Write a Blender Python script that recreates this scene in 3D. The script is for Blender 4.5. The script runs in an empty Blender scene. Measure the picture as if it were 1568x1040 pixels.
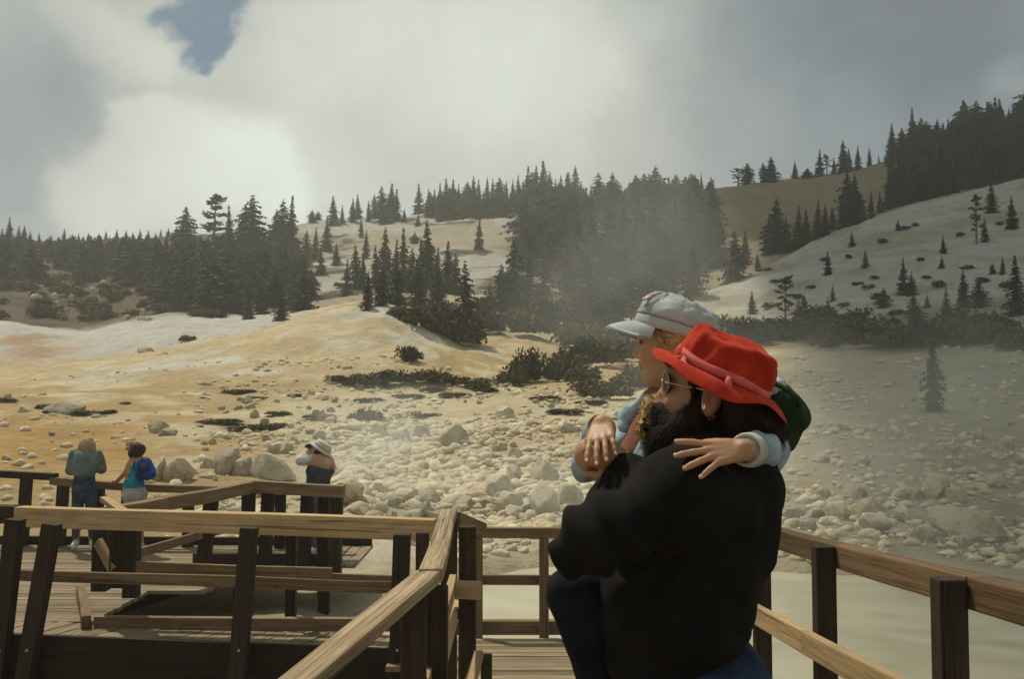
import bpy, bmesh, math, random
import numpy as np
from mathutils import Vector, Matrix, Euler
random.seed(7); RNG = np.random.default_rng(7)
SC = bpy.context.scene
COL = SC.collection
R = math.radians
F = 1524.0                      # focal length in pixels of the 1568 wide photograph
CAMZ = 1.68
PITCH = math.atan(80 / F)

# ------------------------------------------------------------------ measuring
def ray(px, py):
    X = (px - 784) / F; Zp = (520 - py) / F
    y = math.cos(PITCH) - math.sin(PITCH) * Zp
    z = math.sin(PITCH) + math.cos(PITCH) * Zp
    return X / y, z / y
def at(px, py, d):
    """world point seen at pixel (px, py) at distance d along +Y"""
    u, v = ray(px, py)
    return Vector((u * d, d, CAMZ + v * d))

# ------------------------------------------------------------------ noise
def _h(ix, iy, iz, s):
    n = (ix * 374761393 + iy * 668265263 + iz * 2147483647 + s * 974711) & 0xffffffff
    n = ((n ^ (n >> 13)) * 1274126177) & 0xffffffff
    n = n ^ (n >> 16)
    return (n & 0xffff) / 65535.0
def vnoise(x, y, z=None, s=0):
    x = np.asarray(x, float); y = np.asarray(y, float)
    z = np.zeros_like(x) if z is None else np.asarray(z, float)
    ix = np.floor(x).astype(np.int64); iy = np.floor(y).astype(np.int64); iz = np.floor(z).astype(np.int64)
    fx = x - ix; fy = y - iy; fz = z - iz
    fx = fx * fx * (3 - 2 * fx); fy = fy * fy * (3 - 2 * fy); fz = fz * fz * (3 - 2 * fz)
    r = 0
    for a in (0, 1):
        for b in (0, 1):
            for c in (0, 1):
                w = (fx if a else 1 - fx) * (fy if b else 1 - fy) * (fz if c else 1 - fz)
                r = r + w * _h(ix + a, iy + b, iz + c, s)
    return r * 2 - 1
def fbm(x, y, z=None, oct=4, s=0, gain=.5):
    r = 0; a = 1.0; t = 0
    for k in range(oct):
        r = r + a * vnoise(np.asarray(x) * 2 ** k, np.asarray(y) * 2 ** k, None if z is None else np.asarray(z) * 2 ** k, s + k)
        t += a; a *= gain
    return r / t
def sstep(a, b, x):
    t = np.clip((np.asarray(x, float) - a) / (b - a), 0, 1)
    return t * t * (3 - 2 * t)

# ------------------------------------------------------------------ objects
def tag(o, label=None, cat=None, group=None, kind=None):
    if label: o['label'] = label
    if cat: o['category'] = cat
    if group: o['group'] = group
    if kind: o['kind'] = kind
    return o
def thing(name, label, cat, loc=(0, 0, 0), group=None, rz=0):
    o = bpy.data.objects.new(name, None); COL.objects.link(o)
    o.empty_display_size = .1
    o.location = loc; o.rotation_euler = (0, 0, rz)
    return tag(o, label, cat, group)
def link(name, me, mat, parent=None, smooth=False):
    o = bpy.data.objects.new(name, me); COL.objects.link(o)
    if mat is not None:
        for m in (mat if isinstance(mat, (list, tuple)) else [mat]): me.materials.append(m)
    if smooth and len(me.polygons):
        me.polygons.foreach_set('use_smooth', [True] * len(me.polygons))
    if parent is not None:
        o.parent = parent
        o.matrix_parent_inverse = Matrix.LocRotScale(parent.location, parent.rotation_euler, parent.scale).inverted()
    return o
def mesh_np(name, V, Q):
    me = bpy.data.meshes.new(name)
    V = np.ascontiguousarray(V, np.float32)
    if isinstance(Q, np.ndarray):
        n, k = Q.shape
        me.vertices.add(len(V)); me.vertices.foreach_set('co', V.ravel())
        me.loops.add(n * k); me.loops.foreach_set('vertex_index', np.ascontiguousarray(Q, np.int32).ravel())
        me.polygons.add(n); me.polygons.foreach_set('loop_start', np.arange(0, n * k, k, dtype=np.int32))
        me.update(calc_edges=True); me.validate()
    else:
        me.from_pydata([tuple(v) for v in V], [], Q); me.update()
    return me
def set_col(me, C, name='tint'):
    a = me.color_attributes.new(name, 'FLOAT_COLOR', 'POINT')
    C = np.asarray(C, np.float32)
    if C.shape[1] == 3: C = np.concatenate([C, np.ones((len(C), 1), np.float32)], 1)
    a.data.foreach_set('color', C.ravel())

# ------------------------------------------------------------------ node helpers
class N:
    def __init__(s, tree): s.t = tree; s.n = tree.nodes; s.l = tree.links
    def add(s, typ, **kw):
        n = s.n.new(typ)
        for k, v in kw.items(): setattr(n, k, v)
        return n
    def put(s, sock, v):
        if hasattr(v, 'links') or isinstance(v, bpy.types.NodeSocket): s.l.new(v, sock)
        else: sock.default_value = v
    def math(s, op, a, b=None, c=None, clamp=False):
        n = s.add('ShaderNodeMath', operation=op); n.use_clamp = clamp
        s.put(n.inputs[0], a)
        if b is not None: s.put(n.inputs[1], b)
        if c is not None: s.put(n.inputs[2], c)
        return n.outputs[0]
    def vmath(s, op, a, b=None):
        n = s.add('ShaderNodeVectorMath', operation=op)
        s.put(n.inputs[0], a)
        if b is not None: s.put(n.inputs[1], b)
        return n.outputs['Value'] if op == 'DOT_PRODUCT' else n.outputs[0]
    def noise(s, vec, scale, detail=4, rough=.55, dist=0, out='Fac'):
        n = s.add('ShaderNodeTexNoise'); n.inputs['Scale'].default_value = scale
        n.inputs['Detail'].default_value = detail; n.inputs['Roughness'].default_value = rough
        n.inputs['Distortion'].default_value = dist
        if vec is not None: s.l.new(vec, n.inputs['Vector'])
        return n.outputs[out]
    def ramp(s, fac, a, b, lo=(0, 0, 0, 1), hi=(1, 1, 1, 1)):
        n = s.add('ShaderNodeMapRange'); n.interpolation_type = 'SMOOTHSTEP'
        s.put(n.inputs[0], fac); n.inputs[1].default_value = a; n.inputs[2].default_value = b
        return n.outputs[0]
    def mix(s, fac, a, b, mode='MIX'):
        n = s.add('ShaderNodeMix', data_type='RGBA', blend_type=mode)
        s.put(n.inputs[0], fac)
        s.put(n.inputs[6], a if not isinstance(a, tuple) or len(a) == 4 else (*a, 1))
        s.put(n.inputs[7], b if not isinstance(b, tuple) or len(b) == 4 else (*b, 1))
        return n.outputs[2]
    def coords(s, kind='Object', scale=(1, 1, 1)):
        t = s.add('ShaderNodeTexCoord')
        if scale == (1, 1, 1): return t.outputs[kind]
        m = s.add('ShaderNodeMapping'); m.inputs['Scale'].default_value = scale
        s.l.new(t.outputs[kind], m.inputs['Vector']); return m.outputs[0]
    def bump(s, h, strength=.3, dist=.01):
        b = s.add('ShaderNodeBump'); b.inputs['Strength'].default_value = strength; b.inputs['Distance'].default_value = dist
        s.l.new(h, b.inputs['Height']); return b.outputs[0]
def material(name, rough=.8, spec=.2):
    m = bpy.data.materials.new(name); m.use_nodes = True
    n = N(m.node_tree); b = m.node_tree.nodes['Principled BSDF']
    b.inputs['Roughness'].default_value = rough
    b.inputs['Specular IOR Level'].default_value = spec
    return m, n, b
def simple(name, a, b_, scale=8, rough=.8, spec=.2, bump=.0, bscale=40, bdist=.003, vec='Object', stretch=(1, 1, 1), sheen=0):
    m, n, b = material(name, rough, spec)
    v = n.coords(vec, stretch)
    f = n.ramp(n.noise(v, scale, 5), .3, .7)
    n.l.new(n.mix(f, a, b_), b.inputs['Base Color'])
    if bump: n.l.new(n.bump(n.noise(v, bscale, 4), bump, bdist), b.inputs['Normal'])
    if sheen: b.inputs['Sheen Weight'].default_value = sheen
    return m

# ------------------------------------------------------------------ camera
cam = bpy.data.cameras.new('camera'); cam.sensor_width = 36; cam.lens = F / 1568 * 36
cam.clip_end = 5000; cam.clip_start = .05
camo = bpy.data.objects.new('camera', cam); COL.objects.link(camo)
camo.location = (0, 0, CAMZ); camo.rotation_euler = (math.pi / 2 + PITCH, 0, 0)
SC.camera = camo
SC.render.resolution_x = 1024; SC.render.resolution_y = 680
SC.view_settings.view_transform = 'Standard'; SC.view_settings.look = 'None'
SC.view_settings.exposure = EXPOSURE = 0.06
SC.view_settings.gamma = 1
SC.cycles.use_denoising = True
try: SC.cycles.denoiser = 'OPENIMAGEDENOISE'
except Exception: pass
SC.cycles.max_bounces = 6; SC.cycles.diffuse_bounces = 3; SC.cycles.volume_bounces = 1
SC.cycles.transparent_max_bounces = 16
SC.cycles.volume_step_rate = 2.0
SC.cycles.sample_clamp_indirect = 4

# ------------------------------------------------------------------ sun and sky
SUN_EL, SUN_AZ = 58.0, -36.0            # degrees; azimuth measured from +Y towards +X
sd = Vector((math.sin(R(SUN_AZ)) * math.cos(R(SUN_EL)), math.cos(R(SUN_AZ)) * math.cos(R(SUN_EL)), math.sin(R(SUN_EL))))
sl = bpy.data.lights.new('sun', 'SUN'); sl.energy = 4.1; sl.angle = R(.6); sl.color = (1, .93, .77)
so = bpy.data.objects.new('sun', sl); COL.objects.link(so); so.location = sd * 50
so.rotation_euler = (-sd).to_track_quat('-Z', 'Y').to_euler()

def make_world():
    w = bpy.data.worlds.new('World'); SC.world = w; w.use_nodes = True
    t = w.node_tree; t.nodes.clear(); n = N(t)
    sky = n.add('ShaderNodeTexSky', sky_type='NISHITA'); sky.sun_disc = False
    sky.sun_elevation = R(SUN_EL); sky.sun_rotation = R(SUN_AZ); sky.altitude = 2400
    g = n.coords('Generated')
    # warp the direction a little so that every cloud edge is ragged
    nv = n.noise(g, 5.5, 7, .58, out='Color')
    off = n.vmath('SCALE', n.vmath('SUBTRACT', nv, (.5, .5, .5))); off.node.inputs['Scale'].default_value = .14
    d = n.vmath('NORMALIZE', n.vmath('ADD', g, off))
    off2 = n.vmath('SCALE', n.vmath('SUBTRACT', nv, (.5, .5, .5))); off2.node.inputs['Scale'].default_value = .22
    d2 = n.vmath('NORMALIZE', n.vmath('ADD', g, off2))
    def blob(px, py, rad_px, dd=d, soft=1.0):
        v = Vector((*((lambda q: (q[0], 1, q[1]))(ray(px, py))),)).normalized()
        c = n.vmath('DOT_PRODUCT', dd, tuple(v))
        k = 1 / (1 - math.cos(rad_px / F))
        # gaussian
        return n.math('EXPONENT', n.math('MULTIPLY', n.math('SUBTRACT', c, 1.0), k))
    def acc(items, base):
        r = base
        for wgt, b in items: r = n.math('MULTIPLY_ADD', b, wgt, r)
        return r
    fine = n.noise(g, 3.2, 8, .6)
    br = acc([(.10, blob(300, 255, 130)), (.07, blob(130, 290, 90)), (.17, blob(640, 130, 270, d2)), (.12, blob(470, 265, 120, d2)), (.08, blob(190, 70, 90)),
              (.10, blob(850, 60, 190, d2)),
              (-.15, blob(20, 180, 150, d2)), (-.08, blob(120, 150, 70)), (-.13, blob(1560, 60, 300, d2)), (-.09, blob(1360, 60, 240, d2)), (-.04, blob(1200, 200, 200, d2)), (.05, blob(1180, 250, 120, d2)),
              (-.05, blob(560, 250, 70, d2)), (-.07, blob(330, 190, 60, d2)), (.09, blob(1560, 120, 45, d2))],
             .41)
    br = n.math('ADD', br, n.math('MULTIPLY', n.math('SUBTRACT', fine, .5), .26))
    hb = n.math('MULTIPLY', n.math('SUBTRACT', n.noise(g, 9, 8, .6), .5), 1.1)
    b1 = n.ramp(n.math('ADD', acc([(.9, blob(270, 265, 120)), (.7, blob(420, 262, 85)), (.6, blob(120, 310, 70)), (.5, blob(210, 205, 45))], 0.0), hb), .36, .74)
    b2 = n.ramp(n.math('ADD', acc([(.9, blob(160, 60, 70)), (.7, blob(255, 105, 42)), (.5, blob(70, 20, 60))], 0.0), hb), .36, .8)
    b3 = n.ramp(n.math('ADD', acc([(.9, blob(480, 60, 130)), (.8, blob(700, 110, 160)), (.6, blob(900, 60, 140))], 0.0), hb), .36, .95)
    br = n.math('MULTIPLY_ADD', b1, .15, br); br = n.math('MULTIPLY_ADD', b2, .07, br); br = n.math('MULTIPLY_ADD', b3, .07, br)
    br = n.math('ADD', br, n.math('MULTIPLY', n.math('SUBTRACT', n.noise(d, 8, 9, .65), .5), .14))
    br = n.math('MAXIMUM', br, .08)
    # towards the hidden parts of the sky the cover simply stays mid grey
    tint = n.mix(n.ramp(br, .18, .52), (.82, .98, 1.14), (.96, 1.02, .95))
    cl = n.vmath('SCALE', tint); n.l.new(br, cl.node.inputs['Scale'])
    hf_ = n.noise(d2, 13, 7, .62)
    hole = acc([(1.0, blob(288, -5, 52)), (.8, blob(345, 5, 30)), (.55, blob(228, 0, 26)), (.8, blob(305, 48, 36)), (.75, blob(318, 88, 24)), (.6, blob(323, 118, 15)), (.4, blob(340, 45, 22))], 0.0)
    hf = n.math('MULTIPLY', n.ramp(n.math('ADD', hole, n.math('MULTIPLY', n.math('SUBTRACT', hf_, .5), 1.25)), .22, .98), .97)
    blue = n.mix(.35, (0.0, 0.0, 0.0, 1), (0.0, 0.0, 0.0, 1))
    bgS = n.add('ShaderNodeBackground'); n.l.new(n.mix(1.0, sky.outputs[0], (.48, .92, 1.0), 'MULTIPLY'), bgS.inputs[0]); bgS.inputs[1].default_value = .045
    bgC = n.add('ShaderNodeBackground'); n.l.new(cl, bgC.inputs[0]); bgC.inputs[1].default_value = 1.0
    mx = n.add('ShaderNodeMixShader'); n.l.new(hf, mx.inputs[0]); n.l.new(bgC.outputs[0], mx.inputs[1]); n.l.new(bgS.outputs[0], mx.inputs[2])
    out = n.add('ShaderNodeOutputWorld'); n.l.new(mx.outputs[0], out.inputs[0])
    n.n.remove(blue.node)
make_world()
# ------------------------------------------------------------------ terrain
GZ = -1.25     # level of the sand flat round the pool
def zat(py, d): return at(784, py, d).z
NEAR = [(2, None), (15.5, None)]
PROF = {   # photo column: list of (photo row, distance); the sand flat comes before
 -300: [(800,18),(700,25),(640,33),(600,44),(570,56),(575,66),(545,78),(480,95),(482,108),(420,140),(360,180),(345,200),(400,260)],
 0:    [(800,18),(700,25),(640,33),(605,42),(570,58),(574,64),(545,76),(487,95),(490,106),(432,138),(380,176),(366,196),(430,260)],
 130:  [(800,18),(700,26),(640,34),(600,43),(552,60),(556,67),(528,80),(508,95),(496,108),(440,140),(385,182),(368,204),(430,270)],
 260:  [(805,18),(700,26),(640,34),(600,43),(528,62),(534,70),(491,86),(493,94),(474,106),(420,145),(372,196),(362,216),(420,280)],
 350:  [(810,18),(700,27),(640,35),(600,44),(512,64),(516,72),(500,84),(480,102),(440,134),(398,168),(362,205),(354,222),(420,290)],
 440:  [(815,18),(700,27),(640,35),(600,44),(490,66),(496,76),(480,94),(450,122),(410,162),(370,202),(345,226),(410,300)],
 590:  [(840,18),(780,21.5),(700,28),(640,36),(598,46),(460,68),(470,77),(452,106),(420,136),(380,176),(331,230),(400,300)],
 640:  [(842,18),(780,21.5),(700,28),(640,36),(598,46),(495,64),(485,76),(452,106),(420,136),(376,178),(325,233),(395,305)],
 700:  [(844,18),(780,21.5),(700,28),(640,36),(598,46),(540,60),(500,77),(452,106),(415,136),(368,182),(320,236),(390,310)],
 760:  [(844,18),(780,21.5),(700,28),(640,36),(600,45),(565,58),(500,85),(440,115),(400,150),(350,196),(313,240),(390,310)],
 880:  [(846,18),(780,21.5),(700,28),(640,36),(602,45),(572,58),(520,85),(450,128),(370,182),(306,245),(380,320)],
 980:  [(846,18),(785,21.5),(700,29),(630,38),(596,46),(565,58),(515,85),(440,130),(365,185),(296,248),(370,320)],
 1090: [(848,18),(790,21.5),(700,30),(620,40),(560,54),(530,66),(485,90),(452,112),(450,130),(380,180),(284,252),(360,330)],
 1150: [(850,18),(790,21.5),(700,30),(620,40),(548,55),(510,72),(470,95),(415,120),(422,135),(392,165),(330,212),(276,255),(350,330)],
 1240: [(852,18),(795,21.5),(700,30),(620,40),(540,54),(505,70),(450,92),(374,130),(380,145),(366,168),(320,214),(268,258),(340,330)],
 1350: [(855,18),(800,21),(700,30),(620,40),(535,52),(500,66),(430,92),(326,140),(332,154),(302,186),(246,248),(320,330)],
 1450: [(857,18),(800,21),(700,30),(620,40),(530,51),(492,65),(420,90),(300,146),(304,156),(266,186),(215,240),(300,320)],
 1568: [(860,18),(805,21),(700,30),(615,40),(525,50),(482,64),(405,90),(270,150),(273,160),(238,186),(192,232),(280,310)],
 1900: [(860,18),(805,21),(700,30),(610,40),(515,50),(460,64),(370,90),(220,150),(224,162),(190,190),(150,232),(240,310)],
}
_LY = np.linspace(math.log(2), math.log(900), 420)
def _prof(pts):
    Y = [2, 15.0] + [d for _, d in pts] + [900]
    Z = [GZ, GZ] + [zat(p, d) for p, d in pts]
    Z.append(Z[-1] - 20)
    z = np.interp(np.exp(_LY), Y, Z)
    k = np.exp(-np.linspace(-2, 2, 9) ** 2); k /= k.sum()
    return np.convolve(np.pad(z, 4, mode='edge'), k, 'valid')
_PX = np.array(sorted(PROF)); _PU = (_PX - 784) / F
_PZ = np.array([_prof(PROF[p]) for p in _PX])
_UU = np.linspace(_PU[0], _PU[-1], 400)
_T = np.array([np.interp(_UU, _PU, _PZ[:, j]) for j in range(_PZ.shape[1])]).T     # u x Y
_k = np.exp(-np.linspace(-2, 2, 13) ** 2); _k /= _k.sum()
_T = np.apply_along_axis(lambda c: np.convolve(np.pad(c, 6, mode='edge'), _k, 'valid'), 0, _T)
POOL_C = (3.1, 11.4); POOL_R = (5.2, 6.3)
def pool_r(x, y):
    a = np.arctan2(y - POOL_C[1], x - POOL_C[0])
    w = 1 + .10 * np.sin(3 * a + .6) + .05 * np.sin(7 * a) + .03 * np.sin(13 * a + 2)
    return np.hypot((x - POOL_C[0]) / POOL_R[0], (y - POOL_C[1]) / POOL_R[1]) / w
def terrain(x, y, detail=True):
    x = np.asarray(x, float); y = np.asarray(y, float)
    az = np.arctan2(x, y); r = np.hypot(x, y)
    azc = np.clip(az, -.60, .62)
    Y = np.maximum(r * np.cos(azc), 2.01); u = np.tan(azc)
    fu = np.clip((u - _UU[0]) / (_UU[-1] - _UU[0]) * 399, 0, 398.999)
    fy = np.clip((np.log(Y) - _LY[0]) / (_LY[-1] - _LY[0]) * 419, 0, 418.999)
    i = fu.astype(int); j = fy.astype(int); a = fu - i; b = fy - j
    z = (_T[i, j] * (1 - a) + _T[i + 1, j] * a) * (1 - b) + (_T[i, j + 1] * (1 - a) + _T[i + 1, j + 1] * a) * b
    fade = sstep(2.3, 1.1, np.abs(az))
    z = GZ + (z - GZ) * fade
    amp = sstep(14, 60, Y)
    z = z + fbm(x / 22, y / 22, oct=3, s=3) * 1.5 * sstep(60, 150, Y)
    z = z + fbm(x / 4.5, y / 4.5, oct=4, s=11) * (.06 + .34 * amp)
    if detail:
        z = z + fbm(x / .9, y / .9, oct=4, s=21, gain=.6) * (.05 + .10 * amp) - np.abs(fbm(x / 3.1, y / 5.5, oct=3, s=29)) * .30 * amp
    p = pool_r(x, y)
    z = z + np.where(p < 1.25, -.5 * sstep(1.08, .80, p) , 0) + .06 * sstep(1.25, 1.08, p) * sstep(.9, 1.05, p)
    return z
def hits(px, py, d0=6, d1=420, n=900):
    u, v = ray(px, py)
    Y = np.exp(np.linspace(math.log(d0), math.log(d1), n))
    zz = CAMZ + v * Y
    tt = terrain(u * Y, Y, False)
    k = np.nonzero(zz < tt)[0]
    if len(k) == 0: return None
    i = k[0]
    if i == 0: return Vector((u * Y[0], Y[0], float(tt[0])))
    a = (zz[i - 1] - tt[i - 1]) / ((zz[i - 1] - tt[i - 1]) - (zz[i] - tt[i]) + 1e-9)
    y = Y[i - 1] + a * (Y[i] - Y[i - 1])
    return Vector((u * y, y, float(terrain(u * y, y))))
def ground(x, y): return float(terrain(np.array([x]), np.array([y]))[0])

def build_terrain():
    # polar fan: fine in front, coarse behind
    az = np.concatenate([np.linspace(-math.pi, -.66, 60)[:-1], np.linspace(-.66, .66, 620), np.linspace(.66, math.pi, 60)[1:]])
    rr = np.concatenate([[.01], np.exp(np.linspace(math.log(1.5), math.log(22), 150))[:-1], np.exp(np.linspace(math.log(22), math.log(340), 330)), [420, 560, 900]])
    A, RR = np.meshgrid(az, rr)
    x = np.sin(A) * RR; y = np.cos(A) * RR
    z = terrain(x, y)
    n, m = x.shape
    V = np.stack([x, y, z], -1).reshape(-1, 3)
    idx = np.arange(n * m).reshape(n, m)
    Q = np.stack([idx[:-1, :-1], idx[:-1, 1:], idx[1:, 1:], idx[1:, :-1]], -1).reshape(-1, 4)[:, ::-1]
    me = mesh_np('ground', V, np.ascontiguousarray(Q))
    # regional mineral colours (photo columns and rows used only to find which hillside is which)
    X, Y, Z = V.T
    Yc = np.maximum(Y, 2)
    PX = 784 + F * X / Yc + 46 * fbm(X / 5, Y / 5, oct=4, s=131) * sstep(10, 60, Yc)
    nz = fbm(X / 7, Y / 7, oct=4, s=31); nf = fbm(X / 1.7, Y / 1.7, oct=4, s=41); nb = fbm(X / 18, Y / 18, oct=3, s=51)
    def C(*c): return np.array(c)[None, :]
    def lerp(a, b, t): return a + (b - a) * np.clip(t, 0, 1)[:, None]
    cream = C(.56, .485, .325); ochre = C(.49, .35, .175); pale = C(.60, .55, .43); grey = C(.39, .35, .25); white = C(.50, .485, .43)
    brown = C(.115, .080, .045); tan = C(.47, .35, .18); dark = C(.06, .05, .03); olive = C(.27, .22, .12)
    c = np.repeat(tan, len(V), 0)
    # sulphur slope on the left, sandy flat in the middle, pale scree on the right
    c = lerp(c, ochre, sstep(.0, .35, nz + .5 * nf + .15) * sstep(760, 420, PX))
    c = lerp(c, cream, sstep(.1, .5, nf + .3 * nz + .1))
    c = lerp(c, cream * 1.08, .85 * sstep(330, 520, PX) * sstep(50, 42, Yc))
    c = lerp(c, pale, sstep(420, 640, PX + 120 * nz) * sstep(34, 22, Yc + 6 * nz) * .8)
    c = lerp(c, ochre * 1.0, .75 * np.exp(-((X - 1.6) / 5) ** 2 - ((Y - 29) / 5) ** 2) * (.7 + nf))
    c = lerp(c, grey, sstep(1080, 1300, PX + 90 * nz) * sstep(15, 19, Yc))
    c = lerp(c, ochre * .8, .5 * np.exp(-((PX - 1225) / 50) ** 2 - ((Yc - 25) / 5) ** 2) * (.8 + nf))
    c = lerp(c, C(.44, .27, .09), .9 * sstep(330, 190, PX) * np.exp(-((Yc - 28 + 3 * nb) / 6.5) ** 2) * sstep(-.15, .25, nz + .5 * nf + .15))
    # ochre mound
    mound = sstep(44, 52, Yc) * sstep(720, 620, PX) * sstep(71, 67, Yc)
    c = lerp(c, lerp(np.repeat(C(.55, .44, .265), len(V), 0), C(.56, .53, .43), sstep(.05, .5, nz + .6 * nf + .2 * nb)), mound)
    c = lerp(c, ochre * .95, mound * sstep(.25, .55, nb + .5 * nz) * .8)
    c = lerp(c, white * 1.05, mound * sstep(380, 560, PX) * sstep(60, 66, Yc) * .8)
    # white mounds and orange run-off behind it
    back = sstep(69, 73, Yc) * sstep(520, 420, PX)
    c = lerp(c, white, back)
    c = lerp(c, C(.38, .22, .09), .8 * back * sstep(.0, .35, nz + .4 * nf) * np.exp(-((PX - 45) / 70) ** 2))
    # forested hill
    hill = sstep(98, 108, Yc + 4 * nz)
    hillc = lerp(np.repeat(white * .80, len(V), 0), C(.33, .28, .20), sstep(-.1, .4, nb + .4 * nz))
    hillc = lerp(hillc, dark * 1.3, sstep(.25, .5, fbm(X / 9, Y / 9, oct=4, s=71) + .25 * nf))
    hillc = lerp(hillc, brown, sstep(500, 380, PX) * .95)
    hillc = lerp(hillc, dark, sstep(440, 330, PX) * sstep(.0, .25, nz + .5 * nf) * .9)
    hillc = lerp(hillc, C(.24, .185, .10), sstep(940, 1040, PX) * .85)
    hillc = lerp(hillc, dark * 1.2, sstep(780, 900, PX) * sstep(1090, 980, PX) * sstep(-.5, .1, nz + .4 * nb) * .85)
    c = lerp(c, hillc, hill)
    mid = sstep(72, 80, Yc) * sstep(520, 600, PX) * sstep(1090, 1000, PX) * (1 - hill)
    c = lerp(c, lerp(np.repeat(C(.50, .42, .26), len(V), 0), olive * .6, sstep(.1, .4, nz + .5 * nf)), mid)
    # bare pale spur on the right
    spur = sstep(1080, 1110, PX) * sstep(60, 74, Yc) * (1 - sstep(1, 9, Yc - np.interp(PX, [1090, 1150, 1240, 1350, 1450, 1568, 2000], [112, 122, 134, 144, 150, 154, 158])))
    c = lerp(c, lerp(np.repeat(white * .88, len(V), 0), grey * .85, sstep(-.1, .4, nz + .5 * nf)), spur)
    # shrubby hollow
    belt = sstep(1040, 1120, PX) * sstep(51, 56, Yc) * sstep(76, 68, Yc)
    c = lerp(c, olive * .8, belt * sstep(-.2, .2, nz + .5 * nf) * .8)
    # damp rim of the pool
    p = pool_r(X, Y)
    c = lerp(c, C(.44, .38, .24), sstep(1.35, 1.02, p) * .8)
    c = lerp(c, C(.30, .24, .14), sstep(1.0, .9, p))
    c = np.clip(c * (1 + .16 * nf[:, None]), .02, .62)
    set_col(me, c)
    m, nn, b = material('mineral_ground', .95, .1)
    at_ = nn.add('ShaderNodeVertexColor', layer_name='tint')
    v = nn.coords('Object')
    f1 = nn.noise(v, 1.6, 8, .68); f2 = nn.noise(v, 14, 6, .7); f0 = nn.noise(v, .35, 6, .7)
    k = nn.math('MULTIPLY_ADD', f1, .55, .46); k2 = nn.math('MULTIPLY_ADD', f2, .5, .75)
    k3 = nn.math('MULTIPLY_ADD', f0, .4, .8)
    kk = nn.math('MULTIPLY', nn.math('MULTIPLY', k, k2), nn.math('MULTIPLY', k3, 1.18))
    sc = nn.vmath('SCALE', at_.outputs[0]); nn.l.new(kk, sc.node.inputs['Scale'])
    # rusty freckles
    fr = nn.ramp(nn.noise(v, .9, 7, .7), .56, .72)
    sp1 = nn.ramp(nn.noise(v, 4.5, 6, .75), .57, .66); sp2 = nn.ramp(nn.noise(v, 1.1, 8, .75), .55, .68)
    spk = nn.math('SUBTRACT', 1.0, nn.math('MULTIPLY_ADD', sp1, .20, nn.math('MULTIPLY', sp2, .16)))
    kk2 = nn.vmath('SCALE', sc); nn.l.new(spk, kk2.node.inputs['Scale']); sc = kk2
    col = nn.mix(nn.math('MULTIPLY', fr, .35), sc, nn.mix(1.0, sc, (1.0, .72, .42), 'MULTIPLY'))
    nn.l.new(col, b.inputs['Base Color'])
    h = nn.math('ADD', nn.noise(v, 2.2, 8, .65), nn.math('MULTIPLY', nn.noise(v, 24, 5, .7), .25))
    nn.l.new(nn.bump(h, 1.0, .22), b.inputs['Normal'])
    o = link('ground', me, m, smooth=True); o['kind'] = 'structure'
    o['label'] = 'ochre and white mineral ground rising into hills'
    # pool
    a = np.linspace(0, 2 * math.pi, 160, endpoint=False)
    V = [(POOL_C[0], POOL_C[1], GZ - .09)]
    for rad in (.35, .7, 1.18):
        w = (1 + .10 * np.sin(3 * a + .6) + .05 * np.sin(7 * a) + .03 * np.sin(13 * a + 2)) * rad
        for i in range(160): V.append((POOL_C[0] + POOL_R[0] * w[i] * math.cos(a[i]), POOL_C[1] + POOL_R[1] * w[i] * math.sin(a[i]), GZ - .09))
    Fc = [(0, 1 + i, 1 + (i + 1) % 160) for i in range(160)]
    for k in (0, 1):
        Fc += [(1 + k * 160 + i, 161 + k * 160 + i, 161 + k * 160 + (i + 1) % 160, 1 + k * 160 + (i + 1) % 160) for i in range(160)]
    m, nn, b = material('milky_water', .38, .2)
    v = nn.coords('Object')
    f = nn.ramp(nn.noise(v, .45, 6, .6, 1.2), .3, .7)
    nn.l.new(nn.mix(f, (.30, .28, .185), (.42, .395, .28)), b.inputs['Base Color'])
    h = nn.noise(v, 5, 5, .6)
    nn.l.new(nn.bump(h, .12, .02), b.inputs['Normal'])
    w = link('water', mesh_np('water', V, Fc), m); w['kind'] = 'structure'; w['label'] = 'milky pale green mud pool behind the railings'
build_terrain()
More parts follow.
